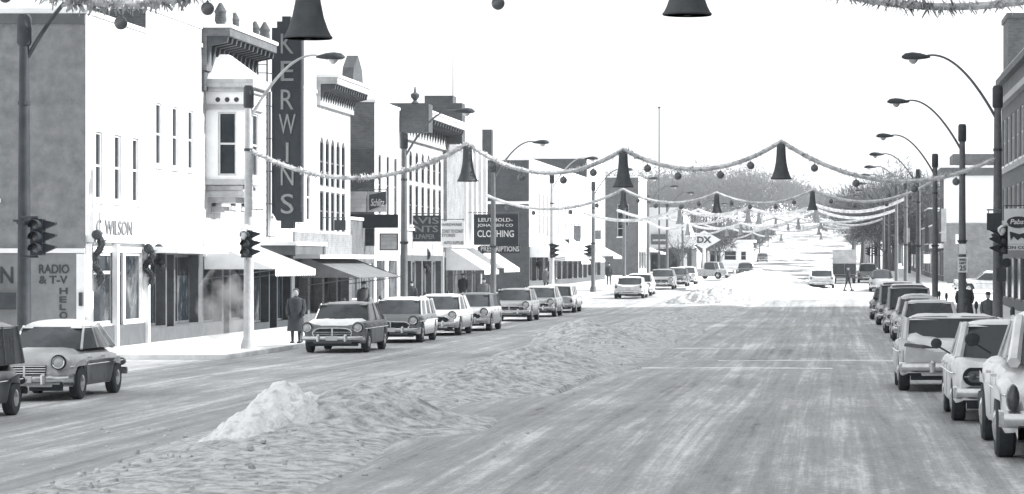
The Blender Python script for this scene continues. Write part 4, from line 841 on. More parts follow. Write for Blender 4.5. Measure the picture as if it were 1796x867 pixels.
# ------------------------------------------------------------------ trees
def crown(mb, c, r, n, rnd, sz, flat=.85, hollow=.35):
    for _ in range(n):
        while True:
            v = Vector((rnd.uniform(-1,1), rnd.uniform(-1,1), rnd.uniform(-.9,1)))
            if hollow**2 < v.length_squared < 1: break
        q = Vector((v.x*r, v.y*r, v.z*r*flat)); p = Vector(c)+q
        if noise.noise(p*(1.6/max(r, 1)) + Vector((c[0], 0, 0))) < -.18: continue
        d = (v.normalized() + Vector((rnd.uniform(-.8,.8), rnd.uniform(-.8,.8), rnd.uniform(-.2,.9)))).normalized()
        l = sz*rnd.uniform(.6, 1.6); w = d.cross(Vector((rnd.uniform(-1,1), rnd.uniform(-1,1), rnd.uniform(-1,1)))).normalized()*l*.05
        mb.add([p-w, p+w, p+d*l], [(0,1,2)])
def bare_tree(x, y, h, label, n=900, seed=0, m='twig', tr=.22, group=None, sz=None, name='bare_tree'):
    rnd = random.Random(seed); zb = g(x, y)-.1; o = (x, y, zb); t = thing(name, label, 'tree', o, 0, group)
    mb = MB(); th = h*.3; k = h/10
    mb.tube([(x, y, zb-.3), (x+.1*k, y, zb+th), (x+rnd.uniform(-.4,.4)*k, y, zb+h*.65), (x+rnd.uniform(-.5,.5)*k, y, zb+h*.9)], [tr*k*1.5, tr*k*1.05, tr*k*.6, tr*k*.15], 7)
    mb.build('trunk', M['bark'], t, True, world=o); lm = MB(); tips = []
    for i in range(11):
        a = i*2.4+rnd.random(); z0 = zb+th*rnd.uniform(.8, 1.9); L = h*rnd.uniform(.24, .42)
        p0 = Vector((x+.06*k, y, z0)); d = Vector((math.cos(a)*.8, math.sin(a)*.8, .85)).normalized(); p1 = p0+d*L*.5; p2 = p1 + (d+Vector((0,0,.3))).normalized()*L*.55
        lm.tube([p0, p1, p2], [tr*k*.5, tr*k*.3, tr*k*.08], 5)
        for j in range(4):
            e = (d + Vector((rnd.uniform(-1,1), rnd.uniform(-1,1), rnd.uniform(-.2,.9)))).normalized(); q = p1+(p2-p1)*rnd.random(); r2 = q+e*L*.5
            lm.tube([q, r2], [tr*k*.2, tr*k*.04], 4); tips.append(r2)
        tips.append(p2)
    lm.build('limbs', M['bark'], t, True, world=o)
    cm = MB(); sz = sz or h*.07
    for tp in tips: crown(cm, tp, h*.13, n//len(tips), rnd, sz, 1, 0)
    crown(cm, (x, y, zb+h*.66), h*.4, n//2, rnd, sz, .85, .3)
    c = cm.build('crown', M[m], t, world=o); return t
rt = [(1512, 380, 320, 11), (1538, 392, 308, 14), (1566, 352, 316, 13), (1592, 330, 306, 12), (1618, 318, 318, 11), (1496, 480, 336, 14), (1552, 300, 332, 9.5), (1640, 360, 330, 12), (1578, 470, 322, 15)]
for i, (px, Y, py, h) in enumerate(rt):
    x, z = PX(px, py, Y); h = z - g(x, Y)
    bare_tree(x, Y, h, '%s bare tree behind the right-hand shop row, in order from nearest the road' % ORD[i], 3200, 40+i, 'twig', group='bare trees behind the right shops', sz=.8)
lt = [(1296, 395, 392, 450), (1262, 404, 405, 0), (1316, 418, 400, 520), (1332, 420, 398, 600), (1347, 418, 398, 700), (1232, 380, 385, 0), (1280, 380, 470, 0), (1200, 372, 420, 0), (1500, 405, 600, 0), (1522, 400, 500, 0)]
for i, (px, py, _, Y) in enumerate(lt):
    Y = Y or _; x, z = PX(px, py, Y); h = max(5, z - g(x, Y))
    bare_tree(x, Y, h, '%s roadside tree standing before the wooded hill' % ORD[i], 900, 70+i, 'twig', group='roadside trees before the hill', sz=.9)
t = bare_tree(*PX(1192, 0, 325)[:1], 325, 5.2, 'small bushy dark tree in front of the slanted canopy building', 700, 91, 'evergreen', sz=.35, name='small_tree')
# wooded hill: a far mass of leafless trees
mb = MB(); rnd = random.Random(5); tb = MB()
for i in range(1500):
    Y = rnd.uniform(1050, 1900); x = rnd.uniform(-330, 130)*(Y/1300)
    road_x = 30 * (Y/1000.0)
    if Y < 1300 and abs(x+6) < 20: continue
    zg = g(x, Y); pxm = 5000.0/Y; px = 1465 + x*pxm
    h = rnd.uniform(10, 17); r = h*.5
    n = 75
    for _ in range(n):
        v = Vector((rnd.gauss(0,.5), rnd.gauss(0,.5), rnd.gauss(0,.5)))
        p = Vector((x+v.x*r, Y+v.y*r, zg+h*.62+v.z*h*.38)); d = Vector((rnd.uniform(-1,1), rnd.uniform(-.4,.4), rnd.uniform(-.2,1.3))).normalized(); l = rnd.uniform(1.0, 3.2)
        w = d.cross(Vector((0,1,0))).normalized()*l*.11; mb.add([p-w, p+w, p+d*l], [(0,1,2)])
    tb.tube([(x, Y, zg-.5), (x, Y, zg+h*.6)], [.2, .1], 4, False) if i % 3 == 0 else None
w = struct(mb.build('far_wood', M['twig2']), 'stuff'); struct(tb.build('far_wood_trunks', M['bark']), 'stuff')
# ------------------------------------------------------------------ cars
def ss(a, b, t): t = min(1, max(0, (t-a)/(b-a))); return t*t*(3-2*t)
STY = dict(
    sedan=dict(H=1.53, L=5.1, W=1.9, zt=[(0,.82),(.03,.9),(.2,.96),(.3,.98),(.66,.98),(.7,.96),(.9,.92),(.96,.82),(1,.62)], zf=[(0,.78),(.03,.93),(.08,.98),(.3,.96),(.66,.96),(.9,.95),(.975,.93),(1,.84)], gb=(.17,.68), gt=(.27,.58), wh=(.21,.80), wt=.76, belt=.97, wb=.9),
    fin=dict(H=1.44, L=5.3, W=1.98, zt=[(0,.80),(.03,.86),(.2,.92),(.66,.96),(.72,.94),(.95,.86),(1,.72)], zf=[(0,1.02),(.03,1.06),(.25,.97),(.66,.96),(.9,.94),(.98,.88),(1,.76)], gb=(.19,.68), gt=(.26,.59), wh=(.2,.79), wt=.8, belt=.93, wb=.86),
    wing=dict(H=1.42, L=5.35, W=2.03, zt=[(0,.74),(.03,.80),(.2,.92),(.66,.95),(.72,.93),(.95,.84),(1,.7)], zf=[(0,.95),(.05,.98),(.25,.96),(.66,.95),(.9,.92),(.98,.86),(1,.74)], gb=(.19,.68), gt=(.2,.6), wh=(.19,.78), wt=.84, belt=.93, wb=.88),
    wagon=dict(H=1.52, L=5.1, W=1.9, zt=[(0,.9),(.04,.96),(.66,.98),(.7,.96),(.93,.9),(1,.7)], zf=[(0,.84),(.04,.95),(.66,.96),(.9,.93),(1,.76)], gb=(.03,.68), gt=(.08,.59), wh=(.21,.80), wt=.76, belt=.97, wb=.86),
    old=dict(H=1.63, L=4.9, W=1.85, zt=[(0,.55),(.04,.78),(.1,.95),(.2,1.05),(.66,1.08),(.72,1.06),(.93,.98),(.98,.84),(1,.6)], zf=[(0,.5),(.05,.72),(.14,.88),(.3,.93),(.6,.95),(.85,.95),(.95,.84),(1,.66)], gb=(.16,.68), gt=(.32,.56), wh=(.21,.80), wt=.68, belt=1.06, wb=.8),
    van=dict(H=1.9, L=4.9, W=1.9, zt=[(0,.85),(.03,1.02),(.7,1.05),(.75,1.02),(.93,.95),(.98,.8),(1,.6)], zf=[(0,.6),(.05,.8),(.2,.9),(.6,.95),(.85,.93),(.96,.84),(1,.66)], gb=(.02,.72), gt=(.07,.64), wh=(.21,.80), wt=.78, belt=1.04, wb=.84),
    pickup=dict(H=1.75, L=4.9, W=1.85, zt=[(0,1.0),(.4,1.0),(.42,1.06),(.7,1.08),(.75,1.05),(.93,.98),(.98,.84),(1,.62)], zf=[(0,.98),(.1,1.0),(.4,1.0),(.6,.98),(.85,.93),(.95,.84),(1,.66)], gb=(.42,.72), gt=(.44,.66), wh=(.2,.80), wt=.76, belt=1.06, wb=.84))
CM = {}
def paint(v):
    k = round(v, 2)
    if k not in CM: CM[k] = mat('car_paint_%d' % int(k*100), k, .34, k*.78, 3.5, detail=8)
    return CM[k]
def car(label, sty, X, Y, rz, body=.3, roof=None, lower=None, side_snow=0, snow=('roof',), name='parked_car', group='cars parked along the kerbs', trunk_snow=False, hood_snow=False, tailstyle='round', mirror=False, z=None, scale=1.0, lamps='single', cat='car', near=False):
    S = STY[sty]; L, W, H = S['L'], S['W'], S['H']; hw = W/2; zg = g(X, Y) if z is None else z
    # the ground under front and rear wheels differs a little: tilt the car to match
    dy = math.cos(rz); pitch = math.atan2(g(X, Y+1.4)-g(X, Y-1.4), 2.8)*(1 if dy > 0 else -1)
    t = thing(name, label, cat, (X, Y, zg), 0, group); t.rotation_euler = (pitch, 0, rz); t.scale = (scale*(1.06 if near else 1.03), scale, scale)
    roof = body if roof is None else roof; lower = body if lower is None else lower
    f = lambda tab, s: lerp_tab2(tab, s)
    WR = .345 if sty in ('old', 'van', 'pickup') else .335; wy = [L*(q-.5) for q in S['wh']]
    N = 72; rings = []; zbase = .27
    for i in range(N+1):
        s = i/N; y = L*(s-.5); zt, zf = f(S['zt'], s), f(S['zf'], s)
        w = hw*(1-.13*abs(2*s-1)**5 - (.02 if s > .9 else 0)); zb = zbase + .08*abs(2*s-1)**6
        for q in wy:
            d = abs(y-q)
            if d < WR+.07: zb = max(zb, .10 + math.sqrt((WR+.07)**2-d*d) + (WR-.10)+.0)
        zb = min(zb, zf-.16); low = min(.3, zb)
        if sty in ('old', 'van', 'pickup') :
            bulge = max(0, 1-abs(y-wy[0])/.85, 1-abs(y-wy[1])/.85); bulge = bulge*bulge*(3-2*bulge)
            mid = .90 + .10*bulge; w2 = w; ztop = zt
            half = [(0, ztop), (.4*w, ztop-.005), (.62*w, ztop-.04), (.76*w, ztop-.14 if ztop > zf else zf), (.80*w + .08*w*bulge, zf-.02), (.86*w+.09*w*bulge, zf-.10), (mid*w, zf-.25), (mid*w, (zb+zf)/2-.02), ((mid-.01)*w, zb+.05), ((mid-.04)*w, zb)]
        else:
            half = [(0, zt), (.42*w, zt-.003), (.66*w, zt*.7+zf*.3), (.80*w, (zt*.2+zf*.8)), (.90*w, zf), (.965*w, zf-.035), (.995*w, zf-.16), (w, (zb+zf)/2), (.985*w, zb+.05), (.95*w, zb)]
            if sty in ('fin', 'wing') and s < .3:
                k = (1-s/.3); half[3] = (.72*w, zt*.6+zf*.4 - .03*k); half[4] = (.97*w, zf)
        half += [(.70*w, zb), (.68*w, low), (0, low)]
        rings.append([(x, y, z_) for x, z_ in half] + [(-x, y, z_) for x, z_ in half[-2:0:-1]])
    n = len(rings[0]); mb = MB(); vs = [p for r in rings for p in r]; fs = []; lo = []
    split = (7, 8, 9)
    for i in range(N):
        for k in range(n):
            fc = (i*n+k, i*n+(k+1)%n, (i+1)*n+(k+1)%n, (i+1)*n+k)
            (lo if (k in (9,10,11,12,13,14) ) else fs).append(fc)
    fs += [tuple(range(n)), tuple(range(N*n, (N+1)*n))[::-1]]
    P_ = paint(body); mb.add(vs, fs); mb.build('body', P_, t, True)
    MB().add(vs, lo).build('underbody', M['under'], t)
    if lower != body:
        m2 = MB(); vv = []; ff = []; sel = [i for i in range(N+1) if .02 < i/N < .98]
        for sgn in (1, -1):
            base = len(vv)
            for i in sel:
                r = rings[i]; s = i/N; top = r[6] if s < .5 else r[6]; tz = .78 - .26*ss(.62, .95, s) if side_snow == 0 else .7
                zb = r[9][2]; 
                for zz in [zb+.012 + (min(tz, r[5][2]-.03)-zb-.012)*q_/6 for q_ in (6,5,4,3,2,1,0)]:
                    zz = max(zz, zb+.012); 
                    xx = None; pts = r[4:10]
                    for a, b in zip(pts, pts[1:]):
                        if b[2] <= zz <= a[2] or a[2] <= zz <= b[2]: q = (zz-a[2])/((b[2]-a[2]) or 1); xx = a[0]+(b[0]-a[0])*q; break
                    if xx is None: xx = r[7][0]
                    vv.append((sgn*(xx+.012), r[0][1], zz))
            m_ = 7
            for j in range(len(sel)-1):
                for k in range(m_-1):
                    a = base+j*m_+k; q = (a, a+1, a+m_+1, a+m_); ff.append(q if sgn < 0 else q[::-1])
        m2.add(vv, ff).build('lower_side_panel', paint(lower), t, True)
    # greenhouse
    belt = S['belt']; yb0, yb1 = [L*(q-.5) for q in S['gb']]; yt0, yt1 = [L*(q-.5) for q in S['gt']]; zt_ = H-(.075 if sty not in ('old', 'van') else .15); wb = hw*S['wb']*.97; wt = hw*S['wt']*.97
    def panel(nm, A, B, C, D, bul, ax, nn=6, m='carglass'):
        m1 = MB(); vs = []
        for j in range(4):
            for i in range(nn+1):
                u, v = i/nn, j/3; p = Vector(A)*(1-u)*(1-v)+Vector(B)*u*(1-v)+Vector(C)*u*v+Vector(D)*(1-u)*v
                p += Vector(ax)*bul*4*u*(1-u); vs.append(p)
        m1.add(vs, [(j*(nn+1)+i, j*(nn+1)+i+1, (j+1)*(nn+1)+i+1, (j+1)*(nn+1)+i) for j in range(3) for i in range(nn)]); return m1.build(nm, M[m], t, True)
    panel('windshield', (-wb+.02, yb1-.02, belt-.04), (wb-.02, yb1-.02, belt-.04), (wt-.02, yt1, zt_), (-wt+.02, yt1, zt_), .2, (0,1,0))
    panel('rear_window', (wb-.02, yb0+.02, belt-.04), (-wb+.02, yb0+.02, belt-.04), (-wt+.02, yt0, zt_), (wt-.02, yt0, zt_), .12, (0,-1,0))
    for s in (1, -1): panel('side_window', (s*wb, yb0+.05, belt-.04), (s*wb, yb1-.05, belt-.04), (s*wt, yt1-.03, zt_), (s*wt, yt0+.03, zt_), .02, (s,0,0), 8)
    rp = paint(roof)
    def bar(p, q, r0): MB().tube([p, tuple((a+b)/2 for a, b in zip(p, q)), q], [r0*1.15, r0, r0], 6).build('pillar', rp, t, True)
    for s in (1, -1):
        bar((s*wb, yb1, belt-.03), (s*wt, yt1, zt_+.01), .024)
        cw = .05 if sty in ('wing', 'wagon', 'van') else .06
        bar((s*wb, yb0, belt-.03), (s*wt, yt0, zt_+.01), cw)
        for q in ([.52] if sty not in ('wagon', 'van', 'pickup') else ([.36, .68] if sty != 'pickup' else [])):
            bar((s*(wb+.01), yb0+(yb1-yb0)*q, belt-.03), (s*(wt+.01), yt0+(yt1-yt0)*q, zt_+.01), .03)
        if sty in ('sedan', 'old', 'fin', 'van'):   # broad rear quarter
            e = .42 if sty != 'van' else .5
            MB().prism([(s*(wb+.012), yb0+.0, belt-.03), (s*(wb+.012), yb0+e*1.1, belt-.03), (s*(wt+.012), yt0+e*.5, zt_), (s*(wt+.012), yt0, zt_)], (-s*.03, 0, 0)).build('rear_quarter', rp, t)
    rm = MB(); nu, nv = 14, 14; vs = []; ov = .05; ex = 3.2 if sty != 'old' else 2.4
    dz = .085 if sty not in ('old', 'van') else .2; ex = 2.5
    for j in range(nv+1):
        for i in range(nu+1):
            u, v = i/nu*2-1, j/nv*2-1; yy = (yt0+yt1)/2 + v*((yt1-yt0)/2+ov + (.1 if v > 0 else .06)); xx = u*(wt+ov-.01)
            cr = max(0, 1-max(abs(u)**ex, abs(v)**(ex+1))*1.0 - .25*(abs(u)**2*abs(v)**2)); k = .96 if abs(u) == 1 and abs(v) == 1 else 1
            vs.append((xx*k*(1-.03*v*v), yy*1.0, zt_-.03 + (H-zt_+.03)*min(1, cr**.6)))
    rm.add(vs, [(j*(nu+1)+i, j*(nu+1)+i+1, (j+1)*(nu+1)+i+1, (j+1)*(nu+1)+i) for j in range(nv) for i in range(nu)])
    b0 = len(rm.v); rm.add([(p[0]*.97, p[1]*.99, zt_-.035) for p in vs], [(j*(nu+1)+i, (j+1)*(nu+1)+i, (j+1)*(nu+1)+i+1, j*(nu+1)+i+1) for j in range(nv) for i in range(nu)])
    rm.build('roof', rp, t, True)
    def sheet_snow(nm, x0, x1, y0, y1, zfun, th, seed):
        m3 = MB(); a_, b_ = 22, 18; vs = []; 
        for j in range(b_+1):
            for i in range(a_+1):
                u, v = i/a_*2-1, j/b_*2-1; x = (x0+x1)/2+u*(x1-x0)/2; y = (y0+y1)/2+v*(y1-y0)/2
                e = min(1, (1-abs(u))*6)*min(1, (1-abs(v))*6); nn = noise.fractal((x*2.3, y*2.3, seed), .8, 2, 4)
                vs.append((x, y, zfun(x, y) + e*th*(1+.5*nn) - .012 - (.03 if (nn < -.45 and th < .06) else 0)))
        m3.add(vs, [(j*(a_+1)+i, j*(a_+1)+i+1, (j+1)*(a_+1)+i+1, (j+1)*(a_+1)+i) for j in range(b_) for i in range(a_)]); m3.build(nm, M['snow'], t, True)
    deck = lambda x, y: f(S['zt'], y/L+.5) if abs(x) < .5*hw else (f(S['zt'], y/L+.5)*(1-(abs(x)/hw-.5)/.4) + f(S['zf'], y/L+.5)*((abs(x)/hw-.5)/.4))
    if 'roof' in snow: sheet_snow('roof_snow', -wt*.9, wt*.9, yt0+.05, yt1-.05, lambda x, y: H-.02 - (.03 if sty != 'old' else .12)*(abs(x)/wt)**3, .04, X)
    if hood_snow: sheet_snow('hood_snow', -hw*.84, hw*.84, yb1+.1, L*.455, deck, .07, X+1)
    if trunk_snow: sheet_snow('trunk_snow', -hw*.82, hw*.82, -L*.455, yb0+.35, lambda x, y: deck(x, y) + (.34*ss(-L*.33, yb0+.25, y))*(.6+.55*noise.noise((x*1.3, 2, X)) + .35*(x < -.2)), .09, X+2)
    # wheels
    for q in wy:
        for s in (1, -1):
            cx = s*(hw-.13)
            wv = MB().lathe([(.19, -.1), (WR-.03, -.1), (WR, -.07), (WR, .07), (WR-.03, .1), (.19, .1)], (cx, q, WR), 'X', 24).build('wheel', M['tyre'], t, True)
            MB().lathe([(.20, .0), (.205, s*.085), (.13, s*.115), (.02, s*.13)] if s > 0 else [(.02, -.13), (.13, -.115), (.205, -.085), (.20, 0)], (cx, q, WR), 'X', 18).build('hubcap', M['chrome'], wv, True)
    # bumpers
    for e, nm in ((1, 'front_bumper'), (-1, 'rear_bumper')):
        zc = .46; yb_ = e*(L/2+.05); h_ = .075 if not near else .09
        pts = [(-hw*.97, yb_-e*.32), (-hw*.93, yb_-e*.08), (-hw*.6, yb_+e*.02), (0, yb_+e*.05), (hw*.6, yb_+e*.02), (hw*.93, yb_-e*.08), (hw*.97, yb_-e*.32)]
        bm = MB(); vs = []
        for (x, y) in pts:
            for (a, b) in ((0, h_), (.045, h_*.7), (.06, 0), (.045, -h_*.7), (0, -h_)): vs.append((x, y+e*a-e*.02, zc+b))
        bm.add(vs, [((i*5+k), (i*5+k+1), ((i+1)*5+k+1), ((i+1)*5+k)) for i in range(6) for k in range(4)])
        bm.add([(x, y-e*.03, z) for (x, y, z) in vs], [((i*5+k), (i+1)*5+k, ((i+1)*5+k+1), (i*5+k+1)) for i in range(6) for k in range(4)])
        for s in (1, -1): bm.lathe([(.02, -.11), (.055, -.1), (.06, .08), (.02, .12)], (s*hw*.42, yb_+e*.06, zc), 'Z', 8)
        bo = bm.build(nm, M['chrome'], t, True)
        MB().box(-.17, .17, yb_+e*.085, yb_+e*.10, zc-.07+(.16 if e < 0 else 0), zc+.07+(.16 if e < 0 else 0)).build('license_plate', M['frame'], bo)
        MB().box(-hw*.78, hw*.78, e*(L/2-.15), e*(L/2-.02), .22, .40).build('valance', M['under'], t)
    # front: grille and headlights
    yf = L/2; zn = f(S['zf'], .985)
    if sty in ('old', 'van', 'pickup'):
        MB().box(-.42, .42, yf-.06, yf+.012, .5, .74).build('grille_opening', M['under'], t); gx, gw = .40, .62
        gbm = MB()
        for k in range(5): gbm.box(-.42, .42, yf+.013, yf+.04, .515+k*.05, .535+k*.05)
        gbm.box(-.02, .02, yf+.01, yf+.045, .5, .74)
        gbm.build('grille', M['chrome'], t)
    else:
        gbm = MB(); gk = int(abs(X*7+Y)) % 3
        P_o = []; aw, ah = (hw*.62, .13) if gk == 0 else (hw*.7, .10) if gk == 1 else (hw*.55, .16)
        for k_ in range(28):
            a_ = 2*math.pi*k_/28; cs = math.cos(a_); P_o.append((math.copysign(aw-ah*.7, cs)*(abs(cs)**.25) + ah*cs, yf+.012, .60+ah*math.sin(a_)))
        MB().prism(P_o, (0, -.2, 0)).build('grille_opening', M['under'], t)
        gbm.tube([(x_, yf+.02, z_) for x_, _, z_ in P_o] + [(P_o[0][0], yf+.02, P_o[0][2])], .02, 5)
        for k in range(gk): gbm.box(-hw*.6, hw*.6, yf+.0, yf+.03, .575+k*.06, .587+k*.06)
        gbm.box(-.02, .02, yf+.01, yf+.045, .6-ah, .6+ah); gbm.build('grille', M['chrome'], t)
    for s in (1, -1):
        hx = s*hw*(.78 if sty not in ('old', 'van', 'pickup') else .72); hz = .78 if sty not in ('old', 'van', 'pickup') else .80
        MB().lathe([(.02, -.16), (.15, -.15), (.15, .0), (.02, .005)], (hx, yf-.03, hz), 'Y', 16).build('headlight_surround', M['under'], t, True)
        MB().lathe([(.04, -.75), (.12, -.45), (.165, -.15), (.175, -.02), (.16, .02), (.15, -.01)], (hx, yf-.03, hz), 'Y', 16).build('headlight_hood', P_, t, True)
        for dx in ((0,) if lamps == 'single' else (-.085, .085)):
            r = .105 if lamps == 'single' else .08
            hl = MB().lathe([(r*1.1, -.14), (r*1.28, -.0), (r*1.2, .06), (r*1.02, .05), (r*.98, .03)], (hx+dx, yf-.03, hz), 'Y', 16).build('headlight', M['chrome'], t, True)
            MB().lathe([(r*.98, .028), (r*.6, .055), (.01, .065)], (hx+dx, yf-.03, hz), 'Y', 14).build('lens', M['lens'], hl, True)
        tz = .66 if sty != 'fin' else .78
        if tailstyle == 'round': MB().lathe([(.02, -.05), (.07, -.045), (.085, -.0), (.085, .12)], (s*hw*.8, -L/2+.0, tz), 'Y', 14).build('tail_light', M['tail'], t, True)
        elif tailstyle == 'tall': MB().lathe([(.02, -.05), (.9, -.04), (1, 0), (1, .18)], (0, 0, 0), 'Y', 14).build('tail_light', M['tail'], t, True).matrix_local = Matrix.Translation((s*hw*.83, -L/2+.02, .68)) @ Matrix.Diagonal((.065, 1, .15, 1))
        elif tailstyle == 'oval' and s == 1:
            for (aw, ah, yo, mm, nm_) in ((.80, .135, .035, 'under', 'oval_panel'), (.74, .085, .05, 'steel', 'inner_panel')):
                n_ = 28; P_o = []
                for k_ in range(n_):
                    a_ = 2*math.pi*k_/n_; P_o.append((math.copysign((aw-ah)*1.0, math.cos(a_)) + ah*math.cos(a_), -L/2-yo, .70+ah*math.sin(a_)))
                MB().prism(P_o, (0, .2, 0)).build(nm_, M[mm], t)
            MB().box(-.78, .78, -L/2-.062, -L/2-.05, .69, .705).build('oval_bar', M['chrome'], t)
        elif tailstyle == 'oval':
            for s_ in (1, -1): MB().lathe([(.02, -.03), (.05, -.02), (.06, .05)], (s_*.66, -L/2-.05, .70), 'Y', 12).build('tail_light', M['tail'], t, True)
        elif tailstyle == 'teardrop':
            MB().add([(s*hw*.30, -L/2-.012, .80), (s*hw*.55, -L/2-.02, .865), (s*hw*.88, -L/2-.0, .90), (s*hw*.9, -L/2-.0, .84), (s*hw*.6, -L/2-.02, .80)], [(0,1,2,3,4)][::1]).build('tail_light', M['tail'], t)
    # door lines, handles, trim
    for s in (1, -1):
        tr = MB()
        pts = [(s*(hw*(1-.10*abs(2*q-1)**7)+.006)*(1 if sty not in ('old', 'van', 'pickup') else .92), L*(q-.5), .74 if sty not in ('old','van','pickup') else .7) for q in [.06+.88*i/20 for i in range(21)]]
        tr.tube(pts, .013, 4).build('side_trim', M['chrome'], t)
    wf = 1.0 if sty not in ('old', 'van', 'pickup') else .905
    for s in (1, -1):
        for q in (.40, .62) if sty != 'pickup' else (.45, .66):
            yy = L*(q-.5); MB().box(s*(hw*wf+.001), s*(hw*wf+.004), yy-.006, yy+.006, .36, .82).build('door_gap', M['under'], t)
            MB().box(s*(hw*wf-.01), s*(hw*wf+.04), yy+.05, yy+.2, .83, .86).build('door_handle', M['chrome'], t)
    if mirror:
        mm = MB().tube([(-hw*.9, yb1-.25, belt), (-hw*1.1, yb1-.3, belt+.12)], .014, 5); mm.lathe([(.02, -.03), (.075, -.01), (.085, .02), (.04, .06)], (-hw*1.12, yb1-.3, belt+.16), 'Y', 14); mm.build('side_mirror', M['dark'], t, True)
    return t
def lerp_tab2(t, v):
    if v <= t[0][0]: return t[0][1]
    for (a, fa), (b, fb) in zip(t, t[1:]):
        if v <= b: return fa+(fb-fa)*(v-a)/(b-a)
    return t[-1][1]
PI = math.pi
def cxy(px, Y): return (px-1465)*Y/5000.0
# right kerb, seen from behind (Y = rear end; centre = rear + L/2)
car('white rounded older car with tall tail light, nearest at the right edge', 'old', 2.92, 35.2, 0, .80, tailstyle='tall', near=True, snow=(), scale=1.09, mirror=True)
car('white car with long oval rear panel, second from the camera on the right', 'sedan', 2.62, 42.9, 0, .78, tailstyle='oval', mirror=True, near=True, snow=(), scale=.955)
car('pale car with flat wing fins and snow-heaped trunk, third on the right', 'wing', 2.22, 54.8, 0, .66, roof=.78, lower=.62, tailstyle='teardrop', trunk_snow=True, near=True)
car('light sedan with snowy roof edge, fourth on the right', 'sedan', 3.0, 92, 0, .34, roof=.6)
car('white-roofed rounded car fifth on the right', 'old', 2.9, 101, 0, .45, roof=.6)
car('tall rounded grey panel wagon with small rear window, sixth on the right', 'van', 2.85, 112, 0, .38)
car('grey older car behind the rounded panel wagon, seventh on the right', 'van', 2.75, 126, 0, .3, roof=.4)
car('dark older car just beyond the grey one, last before the right side street', 'old', 2.6, 138, 0, .14)
car('dark-roofed pale car beyond the crossing on the right', 'old', cxy(1547, 208), 210.5, 0, .5, roof=.07, snow=())
car('small grey pickup beyond the dark-roofed car on the right', 'pickup', cxy(1522, 258), 258, 0, .3, cat='pickup truck', name='pickup_truck')
# left kerb, noses toward the camera
car('dark car with snow-covered hood, first on the left kerb', 'sedan', -15.15, 88.4, PI, .13, roof=.2, hood_snow=True, snow=())
car('white-sided car with dark hood, second on the left kerb', 'wagon', -15.05, 99.0, PI, .15, roof=.75, lower=.68)
car('white car with dark grille, third on the left kerb', 'sedan', -15.0, 108.5, PI, .68, lower=.5)
car('dark-roofed car with white sides, fourth on the left kerb', 'wagon', -14.7, 115.6, PI, .5, roof=.10, lower=.62, snow=())
car('dull grey fat-hooded sedan, fifth on the left kerb', 'sedan', -15.1, 134.5, PI, .27, roof=.3, snow=())
car('grey sedan tucked behind the fat-hooded one, sixth on the left kerb', 'sedan', -15.0, 145, PI, .3, roof=.45)
car('white-roofed wagon seen from behind, last before the left side street', 'wagon', -15.0, 156, 0, .42, roof=.8, lower=.5)
car('white finned car seen from behind, first past the left side street', 'fin', -13.6, 190, 0, .74, snow=('roof',))
car('white sedan close behind the finned car past the left side street', 'sedan', -13.7, 200, PI, .76)
car('mid-grey fat car in front of the slanted canopy building', 'sedan', cxy(1160, 216), 218, PI, .28, roof=.3, snow=())
car('dark sedan tucked behind the mid-grey car beside the far left kerb', 'sedan', cxy(1186, 232), 233, PI, .12)
car('white sedan farthest in the far left parked row', 'sedan', cxy(1203, 246), 246, PI, .78)
car('pale pickup crossing broadside below the diamond sign', 'pickup', cxy(1248, 290), 290, R(-125), .5, roof=.3, cat='pickup truck', name='pickup_truck', group='vehicles on the roadway', snow=())
car('small dark oncoming car near the far left lane', 'old', cxy(1307, 300), 300, PI, .1, group='vehicles on the roadway', name='moving_car', snow=())
car('tiny dark car far up the hill road', 'sedan', cxy(1337, 500), 500, PI, .1, group='vehicles on the roadway', name='moving_car', snow=())
car('white sedan driving away in the far right lane', 'fin', cxy(1441, 221), 222, 0, .6, roof=.75, group='vehicles on the roadway', name='moving_car')
car('white sedan parked in the right side street beside the rough grey wall', 'old', 11.0, 205, R(90), .75, group='cars in the side street')
car('two-tone older sedan with dark side panels crossing in the left foreground', 'old', -15.5, 56.8, PI, .5, roof=.6, lower=.07, group='vehicles on the roadway', name='moving_car', snow=(), scale=.94)
# foreground pickup at the left edge
def truck_edge():
    t = car('dark tall panel van with round rear fender, cut by the left edge', 'van', -15.1, 48.4, PI, .045, roof=.12, group='vehicles on the roadway', name='panel_van', cat='van', snow=(), scale=.88)
    return t
truck_edge()
# box truck up the street
def box_truck():
    x, Y = cxy(1481, 250), 250; zb = g(x, Y); o = (x, Y, zb); t = thing('box_truck', 'white box truck with dark lower rear, far up the right lane', 'truck', o, 0, 'vehicles on the roadway')
    MB().box(x-1.05, x+1.05, Y, Y+4.5, zb+.75, zb+3.0).build('cargo_box', M['cream'], t, world=o)
    MB().box(x-1.0, x-.02, Y-.05, Y-.005, zb+.8, zb+1.75).box(x+.02, x+1.0, Y-.05, Y-.005, zb+.8, zb+1.75).build('tail_gate', M['dark'], t, world=o)
    MB().box(x-.9, x+.9, Y+4.5, Y+6.2, zb+.6, zb+2.1).box(x-.85, x+.85, Y+6.2, Y+7.1, zb+.6, zb+1.3).build('cab', M['dark'], t, world=o)
    MB().box(x-.95, x+.95, Y-.15, Y+.05, zb+.5, zb+.65).build('bumper', M['steel'], t, world=o)
    for yy in (1.0, 6.3):
        for s in (-1, 1): w = MB().lathe([(.2, -.12), (.4, -.1), (.42, 0), (.4, .1), (.2, .12)], (x+s*.85, Y+yy, zb+.42), 'X', 16).build('wheel', M['tyre'], t, True, world=o); MB().lathe([(.2, -.14), (.21, .14)], (x+s*.85, Y+yy, zb+.42), 'X', 12).build('hubcap', M['steel'], w, True, world=o)
box_truck()
